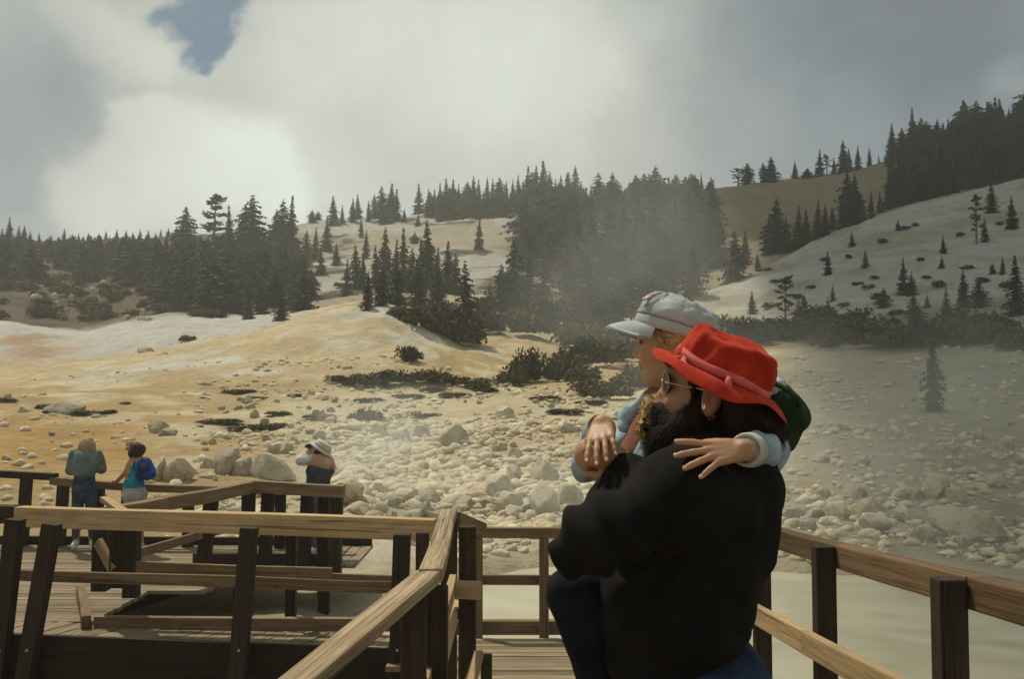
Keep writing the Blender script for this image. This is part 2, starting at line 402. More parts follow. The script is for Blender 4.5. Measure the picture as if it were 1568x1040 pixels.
# ------------------------------------------------------------------ timber
def wood(name, a, b_, grain=.5, rough=.8, gs=1.0, knots=True):
    m, n, b = material(name, rough, .15)
    v = n.coords('Object', (.6, 16 * gs, 16 * gs))
    oi = n.add('ShaderNodeObjectInfo')
    sh = n.vmath('SCALE', (7.3, 3.1, 5.7)); n.l.new(oi.outputs['Random'], sh.node.inputs['Scale'])
    v = n.vmath('ADD', v, sh)
    f = n.noise(v, 2.4, 7, .65, .6)
    g2 = n.noise(v, 7, 5, .6, .3)
    k = n.ramp(n.math('MULTIPLY_ADD', g2, .4, n.math('MULTIPLY', f, .75)), .33, .78)
    col = n.mix(k, a, b_)
    w = n.noise(n.coords('Object', (1, 3, 3)), 2.2, 5, .6)
    col = n.mix(n.math('MULTIPLY', n.ramp(w, .45, .75), .45), col, n.mix(1.0, col, (.55, .5, .45), 'MULTIPLY'))
    cv = n.vmath('ADD', n.coords('Object', (.45, 30, 30)), sh)
    ck = n.ramp(n.noise(cv, 1.6, 3, .5, .4), .62, .67)
    col = n.mix(n.math('MULTIPLY', ck, .75), col, n.mix(1.0, col, (.22, .2, .18), 'MULTIPLY'))
    kn = n.ramp(n.noise(n.vmath('ADD', n.coords('Object', (1.6, 4, 4)), sh), 2.0, 2, .4), .72, .78)
    col = n.mix(n.math('MULTIPLY', kn, .7), col, n.mix(1.0, col, (.38, .28, .2), 'MULTIPLY'))
    bri = n.math('MULTIPLY_ADD', oi.outputs['Random'], .35, .82)
    sc = n.vmath('SCALE', col); n.l.new(bri, sc.node.inputs['Scale'])
    n.l.new(sc, b.inputs['Base Color'])
    n.l.new(n.bump(n.math('ADD', f, n.math('MULTIPLY', g2, .6)), grain, .006), b.inputs['Normal'])
    return m
W_DARK = wood('creosoted_wood', (.020, .0145, .010), (.056, .040, .026), .5)
W_BLACK = wood('tarred_wood', (.010, .007, .005), (.028, .019, .012), .4)
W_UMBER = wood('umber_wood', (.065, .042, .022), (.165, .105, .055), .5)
W_BROWN = wood('brown_wood', (.11, .072, .040), (.25, .17, .095), .5)
W_TAN = wood('tan_wood', (.25, .165, .08), (.46, .33, .175), .4)
W_CAP = wood('weathered_cap_wood', (.13, .088, .048), (.50, .38, .235), 1.0, gs=1.35)
W_DECK = wood('deck_wood', (.13, .095, .06), (.30, .23, .145), .6)
M_BOLT = simple('galvanised_steel', (.35, .34, .30), (.22, .20, .17), 30, .5, .5)

def box_geo(L, w, h, bev=.006, seg=1, sag=0.0):
    """box along local X from 0 to L, bevelled"""
    bm = bmesh.new()
    bmesh.ops.create_cube(bm, size=1)
    for v in bm.verts:
        v.co = Vector(((v.co.x + .5) * L, v.co.y * w, v.co.z * h))
    bmesh.ops.bevel(bm, geom=list(bm.edges), offset=min(bev, w * .2, h * .2), segments=2, affect='EDGES', profile=.6)
    if seg > 1:
        es = [e for e in bm.edges if abs(e.verts[0].co.x - e.verts[1].co.x) > L * .6]
        bmesh.ops.subdivide_edges(bm, edges=es, cuts=seg - 1)
        for v in bm.verts:
            t = v.co.x / L
            v.co.z += sag * math.sin(t * 5.1 + L) * .5; v.co.y += sag * math.sin(t * 4.3 + 2 * L) * .5
    return bm
def beam(name, p0, p1, w, h, mat, parent=None, up=(0, 0, 1), bev=.006, sag=.0):
    p0 = Vector(p0); p1 = Vector(p1); d = p1 - p0; L = d.length
    x = d.normalized(); u = Vector(up)
    if abs(x.dot(u)) > .95: u = Vector((0, 1, 0))
    y = u.cross(x).normalized(); z = x.cross(y)
    bm = box_geo(L, w, h, bev, 6 if sag else 1, sag)
    me = bpy.data.meshes.new(name); bm.to_mesh(me); bm.free()
    o = bpy.data.objects.new(name, me); COL.objects.link(o); me.materials.append(mat)
    M = Matrix((x, y, z)).transposed().to_4x4(); M.translation = p0
    if parent is not None:
        o.parent = parent
        o.matrix_parent_inverse = Matrix.LocRotScale(parent.location, parent.rotation_euler, parent.scale).inverted()
    o.matrix_basis = M
    return o
def post(p0, p1, w, parent, mat=None, d=None, name='post'):
    p0 = Vector(p0); p1 = Vector(p1)
    return beam(name, p0, p1, w, d or w, mat or W_DARK, parent, up=(0, 1, 0), bev=.008)
def rail(name, pts, w, h, mat, parent, sag=.008):
    for a, b in zip(pts[:-1], pts[1:]):
        beam(name, a, b, w, h, mat, parent, sag=sag)
def gp(px, py, z):
    u, v = ray(px, py); d = (z - CAMZ) / v
    return Vector((u * d, d, z))
def planks(name, parent, origin, along, across, n, length, pw=.14, gap=.012, th=.045, mat=None, jig=.02):
    """a run of n planks stepping along 'along', each lying across; one mesh"""
    along = Vector(along).normalized(); across = Vector(across).normalized()
    bm = bmesh.new()
    for i in range(n):
        c0 = Vector(origin) + along * ((pw + gap) * i)
        l = length(i) if callable(length) else (0, length)
        a0 = l[0] + random.uniform(-jig, jig); a1 = l[1] + random.uniform(-jig, jig)
        if a1 - a0 < .1: continue
        b2 = box_geo(a1 - a0, pw, th, .006)
        x = across; z = along.cross(across).normalized()
        if z.z < 0: z = -z
        y = z.cross(x)
        M = Matrix((x, y, z)).transposed().to_4x4()
        M.translation = c0 + across * a0 + Vector((0, 0, random.uniform(-.004, .004) - th / 2))
        t = bpy.data.meshes.new('t'); b2.to_mesh(t); b2.free(); t.transform(M); bm.from_mesh(t); bpy.data.meshes.remove(t)
    me = bpy.data.meshes.new(name); bm.to_mesh(me); bm.free()
    return link(name, me, mat or deck_mat(along, across), parent)
_dm = {}
def deck_mat(along, across):
    """plank timber whose grain follows the planks of this run, each plank its own shade"""
    key = (round(across[0], 2), round(across[1], 2))
    if key in _dm: return _dm[key]
    m, n, b = material('deck_planks', .85, .15)
    g = n.coords('Object')
    al = n.vmath('DOT_PRODUCT', g, tuple(along)); ac = n.vmath('DOT_PRODUCT', g, tuple(across))
    cb = n.add('ShaderNodeCombineXYZ'); n.l.new(ac, cb.inputs[0]); n.l.new(al, cb.inputs[1])
    mp = n.add('ShaderNodeMapping'); mp.inputs['Scale'].default_value = (.7, 14, 1); n.l.new(cb.outputs[0], mp.inputs[0])
    f = n.noise(mp.outputs[0], 2.5, 7, .65, .5)
    col = n.mix(n.ramp(f, .3, .75), (.12, .09, .055), (.31, .24, .15))
    geo = n.add('ShaderNodeNewGeometry')
    bri = n.math('MULTIPLY_ADD', geo.outputs['Random Per Island'], .6, .7)
    st = n.math('MULTIPLY_ADD', n.noise(g, 1.3, 5, .6), .5, .72)
    sc = n.vmath('SCALE', col); n.l.new(n.math('MULTIPLY', bri, st), sc.node.inputs['Scale'])
    n.l.new(sc, b.inputs['Base Color'])
    n.l.new(n.bump(f, .5, .005), b.inputs['Normal'])
    _dm[key] = m
    return m

DZ = -.62                                     # lower boardwalk level
def rampz(y): return -.0775 * (y - 1.5) if y > 1.5 else 0.0

# ---- walkway the photographer and the father stand on: slopes down to the pool rail
walk = thing('boardwalk', 'weathered plank walkway sloping down ahead of the camera to the pool rail', 'boardwalk', (.42, 0, 0))
s = math.sqrt(1 + .0775 ** 2)
planks('deck', walk, (-.52, -3.0, 0), (0, 1, 0), (1, 0, 0), 29, 1.88)
planks('deck', walk, (-.52, 1.44, .004), (0, 1, -.0775), (1, 0, 0), 53, lambda i: (0, 1.88) if i < 44 else (-.5, 1.88 + .3))
beam('kerb', (-.86, 9.58, DZ + .065), (1.9, 9.58, DZ + .065), .10, .13, W_BROWN, walk)
for x in (-.44, 1.27):
    beam('fascia', (x, -3, -.18), (x, 1.5, -.18), .05, .26, W_DARK, walk)
    beam('fascia', (x, 1.5, -.19), (x, 9.5, -.80), .05, .26, W_DARK, walk)
for y in (.2, 3, 5.6, 8.6):
    for x in (-.38, 1.2):
        post((x, y, GZ - .5), (x, y, rampz(y) - .06), .12, walk, name='pile')

# ---- right hand railing
rr = thing('railing', 'timber railing on the right, behind the man, with dark square posts', 'railing', (1.25, 4, -.2))
RT = lambda y: 1.155 - .074 * (y - 2.86)
RM = lambda y: .815 - .088 * (y - 3.0)
for y in (.6, 1.72, 2.86, 4.0, 5.0, 6.2, 7.4, 8.6):
    post((1.24, y, rampz(y) - .35), (1.24, y, RT(y) - .004), .080, rr, d=.074)
pts = [(1.326, y, RT(y) - .046) for y in (-.4, 2.84, 4.02, 9.3)]
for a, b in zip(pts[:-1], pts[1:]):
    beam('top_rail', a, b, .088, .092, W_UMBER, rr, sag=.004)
pts = [(1.178, y, RM(y) - .045) for y in (-.4, 2.9, 4.05, 9.3)]
for a, b in zip(pts[:-1], pts[1:]):
    beam('mid_rail', a, b, .04, .092, W_TAN, rr, sag=.004)
# ---- left hand railing: the wide weathered cap leads up from the bottom of the picture
lr = thing('railing', 'near railing in the lower middle with a weathered bent cap board', 'railing', (-.4, 4, -.2))
P = [at(395, 1100, 2.30), at(450, 1040, 2.56), at(657, 884, 3.57)]
beam('cap_rail', Vector(P[0]) - (Vector(P[2]) - Vector(P[0])) * .8, P[2], .092, .045, W_CAP, lr, bev=.01, sag=.006)
beam('cap_rail', Vector(P[2]) + Vector((.002, -.02, .004)), at(689, 787, 5.65), .088, .048, W_CAP, lr, bev=.01, sag=.012)
for (a, b_) in (((628, 1300), (634, 905)), ((664, 1300), (668, 876))):
    q = at(*b_, 3.55 + (.2 if a[0] > 640 else 0)); post((q.x, q.y, -.5), (q.x, q.y, .955), .086, lr)
q = at(688, 790, 5.62); post((q.x, q.y, -.6), (q.x, q.y, .97), .088, lr)
q = at(716, 800, 5.2); post((q.x, q.y, -.7), (q.x, q.y, .985), .088, lr)
q = at(647, 815, 7.0); post((q.x, q.y, -.9), (q.x, q.y, .70), .088, lr)
beam('top_rail', at(694, 797, 5.62), at(735, 813, 6.3), .088, .09, W_BROWN, lr)
beam('mid_rail', at(696, 903, 5.12), at(737, 905, 5.12), .05, .088, W_TAN, lr)
beam('mid_rail', at(694, 893, 5.3), at(620, 1160, 3.0), .04, .09, W_TAN, lr)
beam('mid_rail', at(700, 925, 5.5), at(640, 1160, 3.15), .04, .06, W_TAN, lr)
q = at(745, 1003, 5.0); post((q.x, q.y, -.8), q, .055, lr, name='stub_post')
beam('stub_rail', at(733, 1004, 4.95), at(716, 1060, 4.3), .045, .05, W_TAN, lr)

# ---- railing across the end of the walkway, in front of the pool
cr = thing('railing', 'low cross railing in front of the milky pool, left of the man', 'railing', (0, 9.5, DZ))
zc = at(784, 808, 9.5).z
beam('top_rail', (-.36, 9.5, zc - .048), (2.0, 9.5, zc - .048), .11, .096, W_BROWN, cr, sag=.006)
beam('mid_rail', (-.36, 9.55, at(784, 890, 9.5).z), (2.0, 9.55, at(784, 890, 9.5).z), .05, .092, W_BROWN, cr, sag=.006)
for x in (-.32, .30, 1.1, 1.9): post((x, 9.46, DZ - .5), (x, 9.46, zc - .098), .088, cr, W_BROWN)

# ---- lower boardwalk on the left
lo = thing('boardwalk', 'lower plank boardwalk on the left, bending round to the far lookout', 'boardwalk', (-4, 11, DZ))
run = (at(500, 990, 8.58) - at(0, 970, 9.05)); run.z = 0; run.normalize(); perp = Vector((-run.y, run.x, 0))
sk = (perp + run * .28).normalized()
planks('deck', lo, Vector((at(0, 970, 9.05).x, 9.05, DZ)) - run * 3.1 + Vector((0, .05, 0)), run, sk, 37, 1.0, pw=.185, gap=.018)
planks('deck', lo, Vector((-9.5, 10.15, DZ)), (0, 1, 0), (1, 0, 0), 34, lambda i: (0, 4.75 + (.55 if i < 10 else 1.2)), pw=.145)
planks('deck', lo, Vector((-4.2, 13.25, DZ - .004)), (1, 0, 0), (0, 1, 0), 14, lambda i: (.12, 1.85), pw=.145)
beam('kerb', at(146, 953, 9.86), (-.5, 9.66, DZ + .06), .09, .12, W_BROWN, lo, sag=.01)
beam('kerb', (-4.13, 9.78, DZ + .06), (-4.86, 11.35, DZ + .06), .09, .12, W_BROWN, lo, sag=.01)
a = at(0, 970, 9.05); b = at(500, 990, 8.58); e = (b - a)
beam('fascia', a - e * .8 + Vector((0, 0, -.25)), b + e * .32 + Vector((0, 0, -.25)), .06, .5, W_BLACK, lo)
beam('kerb', Vector((-9.5, 15.2, DZ + .06)), Vector((-2.1, 15.05, DZ + .06)), .1, .12, W_DARK, lo, sag=.01)
beam('fascia', at(296, 857, 13.2), at(522, 857, 13.1), .06, .15, W_DARK, lo)
beam('fascia', (-4.8, 11.4, DZ - .18), (-4.25, 13.2, DZ - .18), .05, .3, W_DARK, lo)
beam('fascia', (-4.85, 11.3, DZ - .18), (-4.1, 9.86, DZ - .18), .05, .3, W_DARK, lo)
beam('fascia', (-4.1, 9.72, DZ - .16), (-.5, 9.60, DZ - .16), .05, .2, W_DARK, lo)
for p in ((-6.5, 9.6), (-4.3, 9.4), (-2.3, 9.2), (-.9, 9.2), (-6, 12), (-5.2, 14.6), (-3.9, 14.4), (-2.7, 14.4), (-3.6, 13.4), (-2.5, 13.4)):
    post((*p, GZ - .6), (*p, DZ - .06), .14, lo, name='pile')
# near railing of the lower boardwalk
nr = thing('railing', 'long light topped railing on near side of lower boardwalk, posts leaning', 'railing', (-3, 9, DZ))
def off(p, dy): return Vector((p.x * (1 + dy / p.y), p.y + dy, p.z))
A = at(28, 790, 9.75); B = at(667, 812, 8.86)
beam('top_rail', A, B, .15, .19, W_TAN, nr, sag=.012, bev=.012)
beam('top_rail', at(-160, 783, 9.95), at(27, 788, 9.77), .15, .17, W_DARK, nr)
beam('mid_rail', at(-60, 878, 9.5), at(372, 892, 8.93), .05, .10, W_BROWN, nr, sag=.01)
beam('mid_rail', at(374, 892, 8.93), at(640, 901, 8.6), .05, .10, W_BROWN, nr, sag=.01)
for (xt, yt, xb, yb, d) in ((24, 795, -6, 1060, 8.95), (80, 802, 34, 1060, 8.88), (382, 808, 362, 1060, 8.50), (616, 818, 606, 1100, 8.22)):
    post(at(xb, yb, d), at(xt, yt, d), .135, nr)
    beam('bolt', at(xb + (xt - xb) * .12 + 1, 997, d - .075), at(xb + (xt - xb) * .12 + 1, 997, d - .09), .022, .022, M_BOLT, nr)
# inner railing of the near branch
ir = thing('railing', 'inner railing of the lower boardwalk with its brown lower beam showing', 'railing', (-3, 9.8, DZ))
beam('top_rail', at(190, 797, 9.95), at(640, 812, 9.62), .13, .11, W_BROWN, ir, sag=.01)
beam('mid_rail', at(186, 868, 9.98), at(508, 880, 9.72), .05, .115, W_BROWN, ir, sag=.01)
beam('mid_rail', at(508, 884, 9.80), at(648, 889, 9.6), .05, .07, W_BROWN, ir)
for (x, w, yt, yb) in ((182, .13, 786, 900), (203, .14, 786, 915), (447, .10, 812, 962)):
    post(at(x - 2, yb, 10.0), at(x, yt, 10.0), w, ir)
# bent railing of the lookout
br = thing('railing', 'bent railing of the lookout where the straw hat man stands', 'railing', (-3.2, 12.6, DZ))
T = [at(160, 790, 10.3), at(250, 772, 11.2), at(340, 756, 12.3), at(386, 745, 12.9), at(527, 753, 12.75)]
for i, (p, q) in enumerate(zip(T[:-1], T[1:])): beam('top_rail', p, q, .15, .15, W_BROWN, br, sag=.006, bev=.012)
M2 = [at(170, 860, 10.35), at(300, 822, 12.0), at(386, 800, 12.95), at(520, 800, 12.8)]
for i, (p, q) in enumerate(zip(M2[:-1], M2[1:])): beam('mid_rail', p, q, .05, .10, W_BROWN, br)
for (xt, yt, xb, yb, d) in ((158, 785, 154, 905, 10.35), (324, 765, 308, 890, 12.15), (381, 752, 378, 890, 12.95), (411, 755, 404, 890, 13.0), (471, 757, 464, 890, 13.0), (497, 757, 494, 890, 13.2), (516, 757, 513, 890, 12.85)):
    post(at(xb, yb, d), at(xt, yt, d), .15, br)
beam('rail_end', at(150, 830, 10.1), at(174, 874, 9.95), .05, .11, W_TAN, br)
beam('rail_end', at(160, 764, 10.4), at(192, 787, 9.85), .10, .05, W_TAN, br)
# outer railing, far side
fr = thing('railing', 'far railing that the two women stand at, with the ochre slope beyond', 'railing', (-6, 14.9, DZ))
beam('top_rail', at(-120, 718, 15.1), at(86, 731, 15.0), .16, .10, W_DARK, fr, sag=.01)
beam('top_rail', at(80, 737, 15.0), at(236, 748, 14.85), .16, .11, W_BROWN, fr, sag=.01)
beam('top_rail', at(236, 748, 14.85), at(520, 754, 14.6), .15, .11, W_BROWN, fr, sag=.01)
beam('mid_rail', at(-120, 775, 15.1), at(236, 786, 14.9), .05, .10, W_DARK, fr)
beam('mid_rail', at(236, 788, 14.9), at(520, 792, 14.7), .05, .09, W_BROWN, fr)
for (xt, yt, xb, yb, d) in ((-60, 722, -66, 845, 15), (41, 729, 33, 845, 15), (98, 732, 90, 845, 15), (152, 738, 147, 845, 15), (196, 742, 192, 845, 15), (289, 752, 287, 845, 14.9), (430, 755, 428, 845, 14.8)):
    post(at(xb, yb, d), at(xt, yt, d), .14, fr)
# ------------------------------------------------------------------ vegetation
def foliage(name, a, b_):
    m, n, b = material(name, .75, .1)
    oi = n.add('ShaderNodeObjectInfo')
    g = n.add('ShaderNodeNewGeometry')
    v = n.coords('Object')
    f = n.noise(v, .9, 3, .6)
    k = n.math('MULTIPLY_ADD', g.outputs['Random Per Island'], .5, n.math('MULTIPLY', f, .6), clamp=True)
    col = n.mix(k, a, b_)
    col = n.mix(n.math('MULTIPLY', n.ramp(n.math('FRACT', n.math('MULTIPLY', oi.outputs['Random'], 7.31)), .45, 1.0), .55), col, n.mix(1.0, col, (1.5, 1.05, .7), 'MULTIPLY'))
    bri = n.math('MULTIPLY_ADD', oi.outputs['Random'], .9, .6)
    sc = n.vmath('SCALE', col); n.l.new(bri, sc.node.inputs['Scale'])
    n.l.new(sc, b.inputs['Base Color'])
    return m
M_FIR = foliage('fir_needles', (.016, .020, .010), (.055, .058, .026))
M_SHRUB = foliage('shrub_leaves', (.030, .034, .014), (.095, .092, .038))
M_HEATH = foliage('heath_leaves', (.040, .034, .016), (.085, .072, .032))
M_BARK = simple('bark', (.055, .042, .030), (.12, .095, .07), 12, .9, .1, .5, 20, .02, stretch=(1, 1, .25))
M_SNAG = simple('bleached_trunk', (.22, .20, .17), (.36, .33, .28), 12, .9, .1)

def trunk_mesh(h, r, seed, bend=.02):
    rng = random.Random(seed); V = []; Fc = []; n = 7; k = 8
    for i in range(k + 1):
        t = i / k; rr = r * (1 - t) ** .8 + .004
        cx = bend * h * math.sin(t * 2.2 + seed); cy = bend * h * math.sin(t * 1.7 + seed * 2)
        for j in range(n):
            a = 2 * math.pi * j / n; q = rr * (1 + .12 * rng.uniform(-1, 1))
            V.append((cx + q * math.cos(a), cy + q * math.sin(a), t * h - .35 * (i == 0)))
    for i in range(k):
        for j in range(n):
            Fc.append((i * n + j, i * n + (j + 1) % n, (i + 1) * n + (j + 1) % n, (i + 1) * n + j))
    return mesh_np('trunk', np.array(V), Fc)
def crown_mesh(kind, seed):
    """unit tree of height 10: branch sprays of needle clumps"""
    rng = random.Random(seed); H = 10.0; V = []; Fc = []
    def spray(o, ang, L, droop, wid):
        dx, dy = math.cos(ang), math.sin(ang)
        k = 4 if L > .8 else 3
        for i in range(k):
            t0 = (i + .1) / k; t1 = min(1.12, (i + 1.45) / k)
            side = -1 if i % 2 else 1
            w = wid * (1.05 - .55 * t0) * rng.uniform(.7, 1.3)
            def pt(t, sdw, up=0):
                return (o[0] + dx * L * t - dy * sdw, o[1] + dy * L * t + dx * sdw, o[2] - droop * L * t * t + .10 * L * t + up)
            b = len(V)
            V.extend([pt(t0, -w * .55, rng.uniform(-.05, .05)), pt((t0 + t1) / 2, -w * .9 + side * w * .3, -.16 * w - rng.uniform(0, .12)), pt(t1, side * w * .25, rng.uniform(-.12, .05)), pt((t0 + t1) / 2, w * .9 + side * w * .3, -.16 * w - rng.uniform(0, .12)), pt(t0, w * .55, rng.uniform(-.05, .08))])
            Fc.append((b, b + 1, b + 2)); Fc.append((b, b + 2, b + 4)); Fc.append((b + 4, b + 2, b + 3))
            # a hanging tuft
            c = pt((t0 + t1) / 2, rng.uniform(-.5, .5) * w); a2 = rng.uniform(0, 6.28); q = wid * rng.uniform(.5, .9)
            b = len(V)
            V.extend([(c[0] - q * math.cos(a2) * .6, c[1] - q * math.sin(a2) * .6, c[2] + .08), (c[0] + q * math.cos(a2) * .6, c[1] + q * math.sin(a2) * .6, c[2] + .05), (c[0], c[1], c[2] - q * .95)])
            Fc.append((b, b + 1, b + 2))
    lean = rng.uniform(-.05, .05), rng.uniform(-.05, .05)
    if kind in ('fir', 'young'):
        R0 = rng.uniform(1.25, 1.6) if kind == 'fir' else rng.uniform(1.9, 2.3)
        lv = 30 if kind == 'fir' else 22
        gap = [rng.random() for _ in range(lv)]
        for i in range(lv):
            t = .03 + .95 * i / (lv - 1)
            prof = (1 - t) ** .82 * R0 * (.78 + .4 * rng.random())
            if t < .15: prof *= .75 + t
            if gap[i] < .10: prof *= .5
            n = max(3, int(8 * (1 - t) ** .4 + 1.5)); a0 = rng.uniform(0, 6.28)
            for j in range(n):
                L = max(.14, prof * rng.uniform(.65, 1.2))
                if rng.random() < .06: continue
                spray((lean[0] * t * 3, lean[1] * t * 3, H * t + rng.uniform(-.12, .12)), a0 + 6.283 * j / n + rng.uniform(-.3, .3), L, rng.uniform(.25, .6), .16 + .22 * L)
        for j in range(4):
            spray((lean[0] * 3, lean[1] * 3, H * (.985 + .004 * j)), 1.57 * j, .16, -1.0, .07)
    elif kind == 'hemlock':
        R0 = rng.uniform(1.9, 2.5); lv = 27
        ph = rng.uniform(0, 6.28)
        for i in range(lv):
            t = .05 + .93 * i / (lv - 1)
            base = (math.sin(min(1, (1 - t) * 1.5) * 1.57)) ** .9 * R0
            n = max(4, int(9 * (1 - t) ** .3)); a0 = rng.uniform(0, 6.28)
            for j in range(n):
                a = a0 + 6.283 * j / n
                L = max(.15, base * rng.uniform(.45, 1.15) * (1 + .28 * math.sin(2 * a + ph + t * 7)))
                spray((lean[0] * t * 5, lean[1] * t * 5, H * t + rng.uniform(-.2, .2)), a, L, rng.uniform(.1, .45), .2 + .2 * L)
    elif kind == 'pine':
        limbs = rng.randint(15, 19)
        for i in range(limbs):
            t = .30 + .69 * (i / limbs); a = i * 2.4 + rng.uniform(-.5, .5)
            L = rng.uniform(1.1, 2.7) * (1.12 - .72 * t) * 1.15
            ez = rng.uniform(-.1, .5)
            for q in range(15):
                s_ = rng.uniform(.35, 1.0); b = a + rng.uniform(-.3, .3)
                o = (math.cos(b) * L * s_, math.sin(b) * L * s_, H * t + ez * L * s_ + rng.uniform(-.18, .25))
                spray(o, rng.uniform(0, 6.28), rng.uniform(.3, .65), rng.uniform(-.3, .3), .26)
            # the bare limb itself
            b = len(V); w = .05
            e = (math.cos(a) * L * .8, math.sin(a) * L * .8, H * t + ez * L * .8)
            V.extend([(0, 0, H * t - w), (0, 0, H * t + w), e]); Fc.append((b, b + 1, b + 2))
        for j in range(26): spray((rng.uniform(-.3, .3), rng.uniform(-.3, .3), H * rng.uniform(.85, .98)), rng.uniform(0, 6.28), .5, .2, .26)
    else:   # shrub: unit mound, 1 high and 2 wide
        lob = [(rng.uniform(-.75, .75), rng.uniform(-.6, .6), rng.uniform(.35, .8), rng.uniform(.3, .55)) for _ in range(10)] + [(0, 0, .8, .6)]
        for (lx, ly, lh, lr_) in lob:
            for i in range(100):
                a = rng.uniform(0, 6.283); e = math.asin(rng.uniform(-.2, 1)); rr = lr_ * rng.uniform(.6, 1.12)
                c = (lx + rr * math.cos(a) * math.cos(e), ly + rr * math.sin(a) * math.cos(e), max(.0, lh * (.45 + .58 * math.sin(e) * rr / lr_)))
                q = rng.uniform(.05, .11); b = len(V)
                t1 = rng.uniform(0, 6.28); t2 = rng.uniform(-.9, .9)
                ux = (math.cos(t1) * q, math.sin(t1) * q, t2 * q * .6); wx = (-math.sin(t1) * q * .5, math.cos(t1) * q * .5, q * rng.uniform(.2, .9))
                V.extend([(c[0] - ux[0], c[1] - ux[1], c[2] - ux[2]), (c[0] - wx[0], c[1] - wx[1], c[2] - wx[2]), (c[0] + ux[0], c[1] + ux[1], c[2] + ux[2]), (c[0] + wx[0], c[1] + wx[1], c[2] + wx[2])])
                Fc.append((b, b + 1, b + 2, b + 3))
    return mesh_np('crown', np.array(V), Fc)
VAR = {}
for k, cnt in (('fir', 5), ('young', 3), ('hemlock', 4), ('pine', 3), ('shrub', 4)):
    VAR[k] = []
    for i in range(cnt):
        c = crown_mesh(k, 100 + 17 * i + len(k)); c.materials.append(M_SHRUB if k == 'shrub' else M_FIR)
        if k == 'shrub': t = None
        else:
            t = trunk_mesh(9.6 if k != 'pine' else 9.4, .17 if k != 'pine' else .24, i + 3, .006); t.materials.append(M_BARK)
        VAR[k].append((c, t))
H_SHRUB = VAR['shrub'][0][0].copy(); H_SHRUB.materials.clear(); H_SHRUB.materials.append(M_HEATH)
TREES = []
def place(kind, pos, h, w, label, cat, group, name):
    c, t = random.choice(VAR[kind])
    if cat == 'ground cover': c = H_SHRUB
    r = bpy.data.objects.new(name, None); COL.objects.link(r); r.empty_display_size = .1
    r.location = pos; r.rotation_euler = (random.uniform(-.03, .03), random.uniform(-.03, .03), random.uniform(0, 6.28))
    r.scale = (w, w * random.uniform(.9, 1.1), h)
    tag(r, label, cat, group)
    o = bpy.data.objects.new('foliage' if t is None else 'crown', c); COL.objects.link(o); o.parent = r
    if t is not None:
        o = bpy.data.objects.new('trunk', t); COL.objects.link(o); o.parent = r
    TREES.append(r); return r
def crest(px, d0=90, d1=330):
    u, _ = ray(px, 300)
    Y = np.linspace(d0, d1, 300); z = terrain(u * Y, Y, False)
    e = (z - CAMZ) / Y; i = int(np.argmax(e))
    return Vector((u * Y[i], Y[i], float(z[i])))
def tree(px, base, top, kind='fir', w=1.0, label=None, group=None, name='conifer'):
    p = hits(px, base) or crest(px)
    h = max(.6, (base - top) / F * p.y) / 10
    p.z -= .03 * h * 10
    return place(kind, p, h, h * w * 1.25, label, 'tree', group, name)
def sky_tree(px, top, kind='fir', w=1.0, label=None, group=None, back=0.0, name='conifer'):
    p = crest(px); Y = p.y + back
    u, v = ray(px, top); x = u * Y
    z = ground(x, Y); h = (CAMZ + v * Y - z) / 10
    return place(kind, Vector((x, Y, z - .2)), max(h, .2), max(h, .2) * w * 1.5, label, 'tree', group, name)
def U(a, b): return random.uniform(a, b)

L1 = 'dark spiky conifer in the close row along the left skyline'; G1 = 'conifers along the left skyline'
for px, top in ((3,350),(15,333),(27,347),(38,346),(48,354),(62,360),(78,362),(97,350),(110,361),(122,358),(136,360),(150,364),(163,358),(180,352),(191,352),(204,358),(215,351),(226,353),(237,362),(248,352),(259,356),(270,345)):
    sky_tree(px + U(-2, 2), top - 2, 'fir', U(1.0, 1.35), L1, G1, U(-12, 4))
# tall trees on the shoulder, each of its own build
for px, base, top, kind, w, lab in (
    (282,398,312,'hemlock',.95,'tall loose conifer where the left row of trees ends and the rise begins'),
    (325,402,291,'pine',1.0,'tallest pine on the left shoulder with tiered open branches'),
    (352,400,312,'fir',1.0,'slim dark conifer just right of the tiered pine'),
    (386,402,294,'hemlock',1.05,'broad dark conifer on the shoulder, right of the tiered pine'),
    (372,400,306,'hemlock',.8,'shorter conifer pressed against the broad dark one on the shoulder'),
    (432,396,300,'hemlock',.75,'left one of a joined pair of conifers on the shoulder'),
    (444,396,296,'fir',1.05,'right and pointed one of a joined pair of conifers on the shoulder'),
    (420,396,318,'hemlock',.9,'low round conifer left of the joined pair on the shoulder')):
    tree(px, base, top, kind, w, lab, None, 'pine' if kind == 'pine' else 'conifer')
L2 = 'small separate conifer on the bare skyline left of the centre'; G2 = 'scattered skyline conifers left of centre'
for px, top, kind, w in ((478,320,'hemlock',1.3),(488,322,'hemlock',1.1),(511,299,'fir',1.1),(524,312,'fir',.8),(540,302,'fir',1.1),(549,296,'fir',1.1),(565,306,'fir',.9),(574,296,'hemlock',.7),(586,284,'hemlock',.62),(598,279,'fir',1.3),(606,288,'fir',1.0),(619,318,'fir',1.1)):
    sky_tree(px, top, kind, w, L2, G2, U(-10, 0))
L3 = 'tall conifer in the row on the crest over the grey bare slope'; G3 = 'conifers on the crest over the grey bare slope'
for px, top in ((641,280),(656,287),(664,288),(674,279),(684,272),(692,274),(702,280),(715,277),(726,268),(733,274),(745,270),(754,272),(764,270),(775,276),(785,274),(793,267),(801,276),(812,277),(822,272)):
    sky_tree(px, top, random.choice(('fir', 'fir', 'hemlock')), U(.75, 1.05), L3, G3, U(-6, 6))
L4 = 'conifer on the wooded crest above the steam in the middle'; G4 = 'conifers on the wooded crest above the steam'
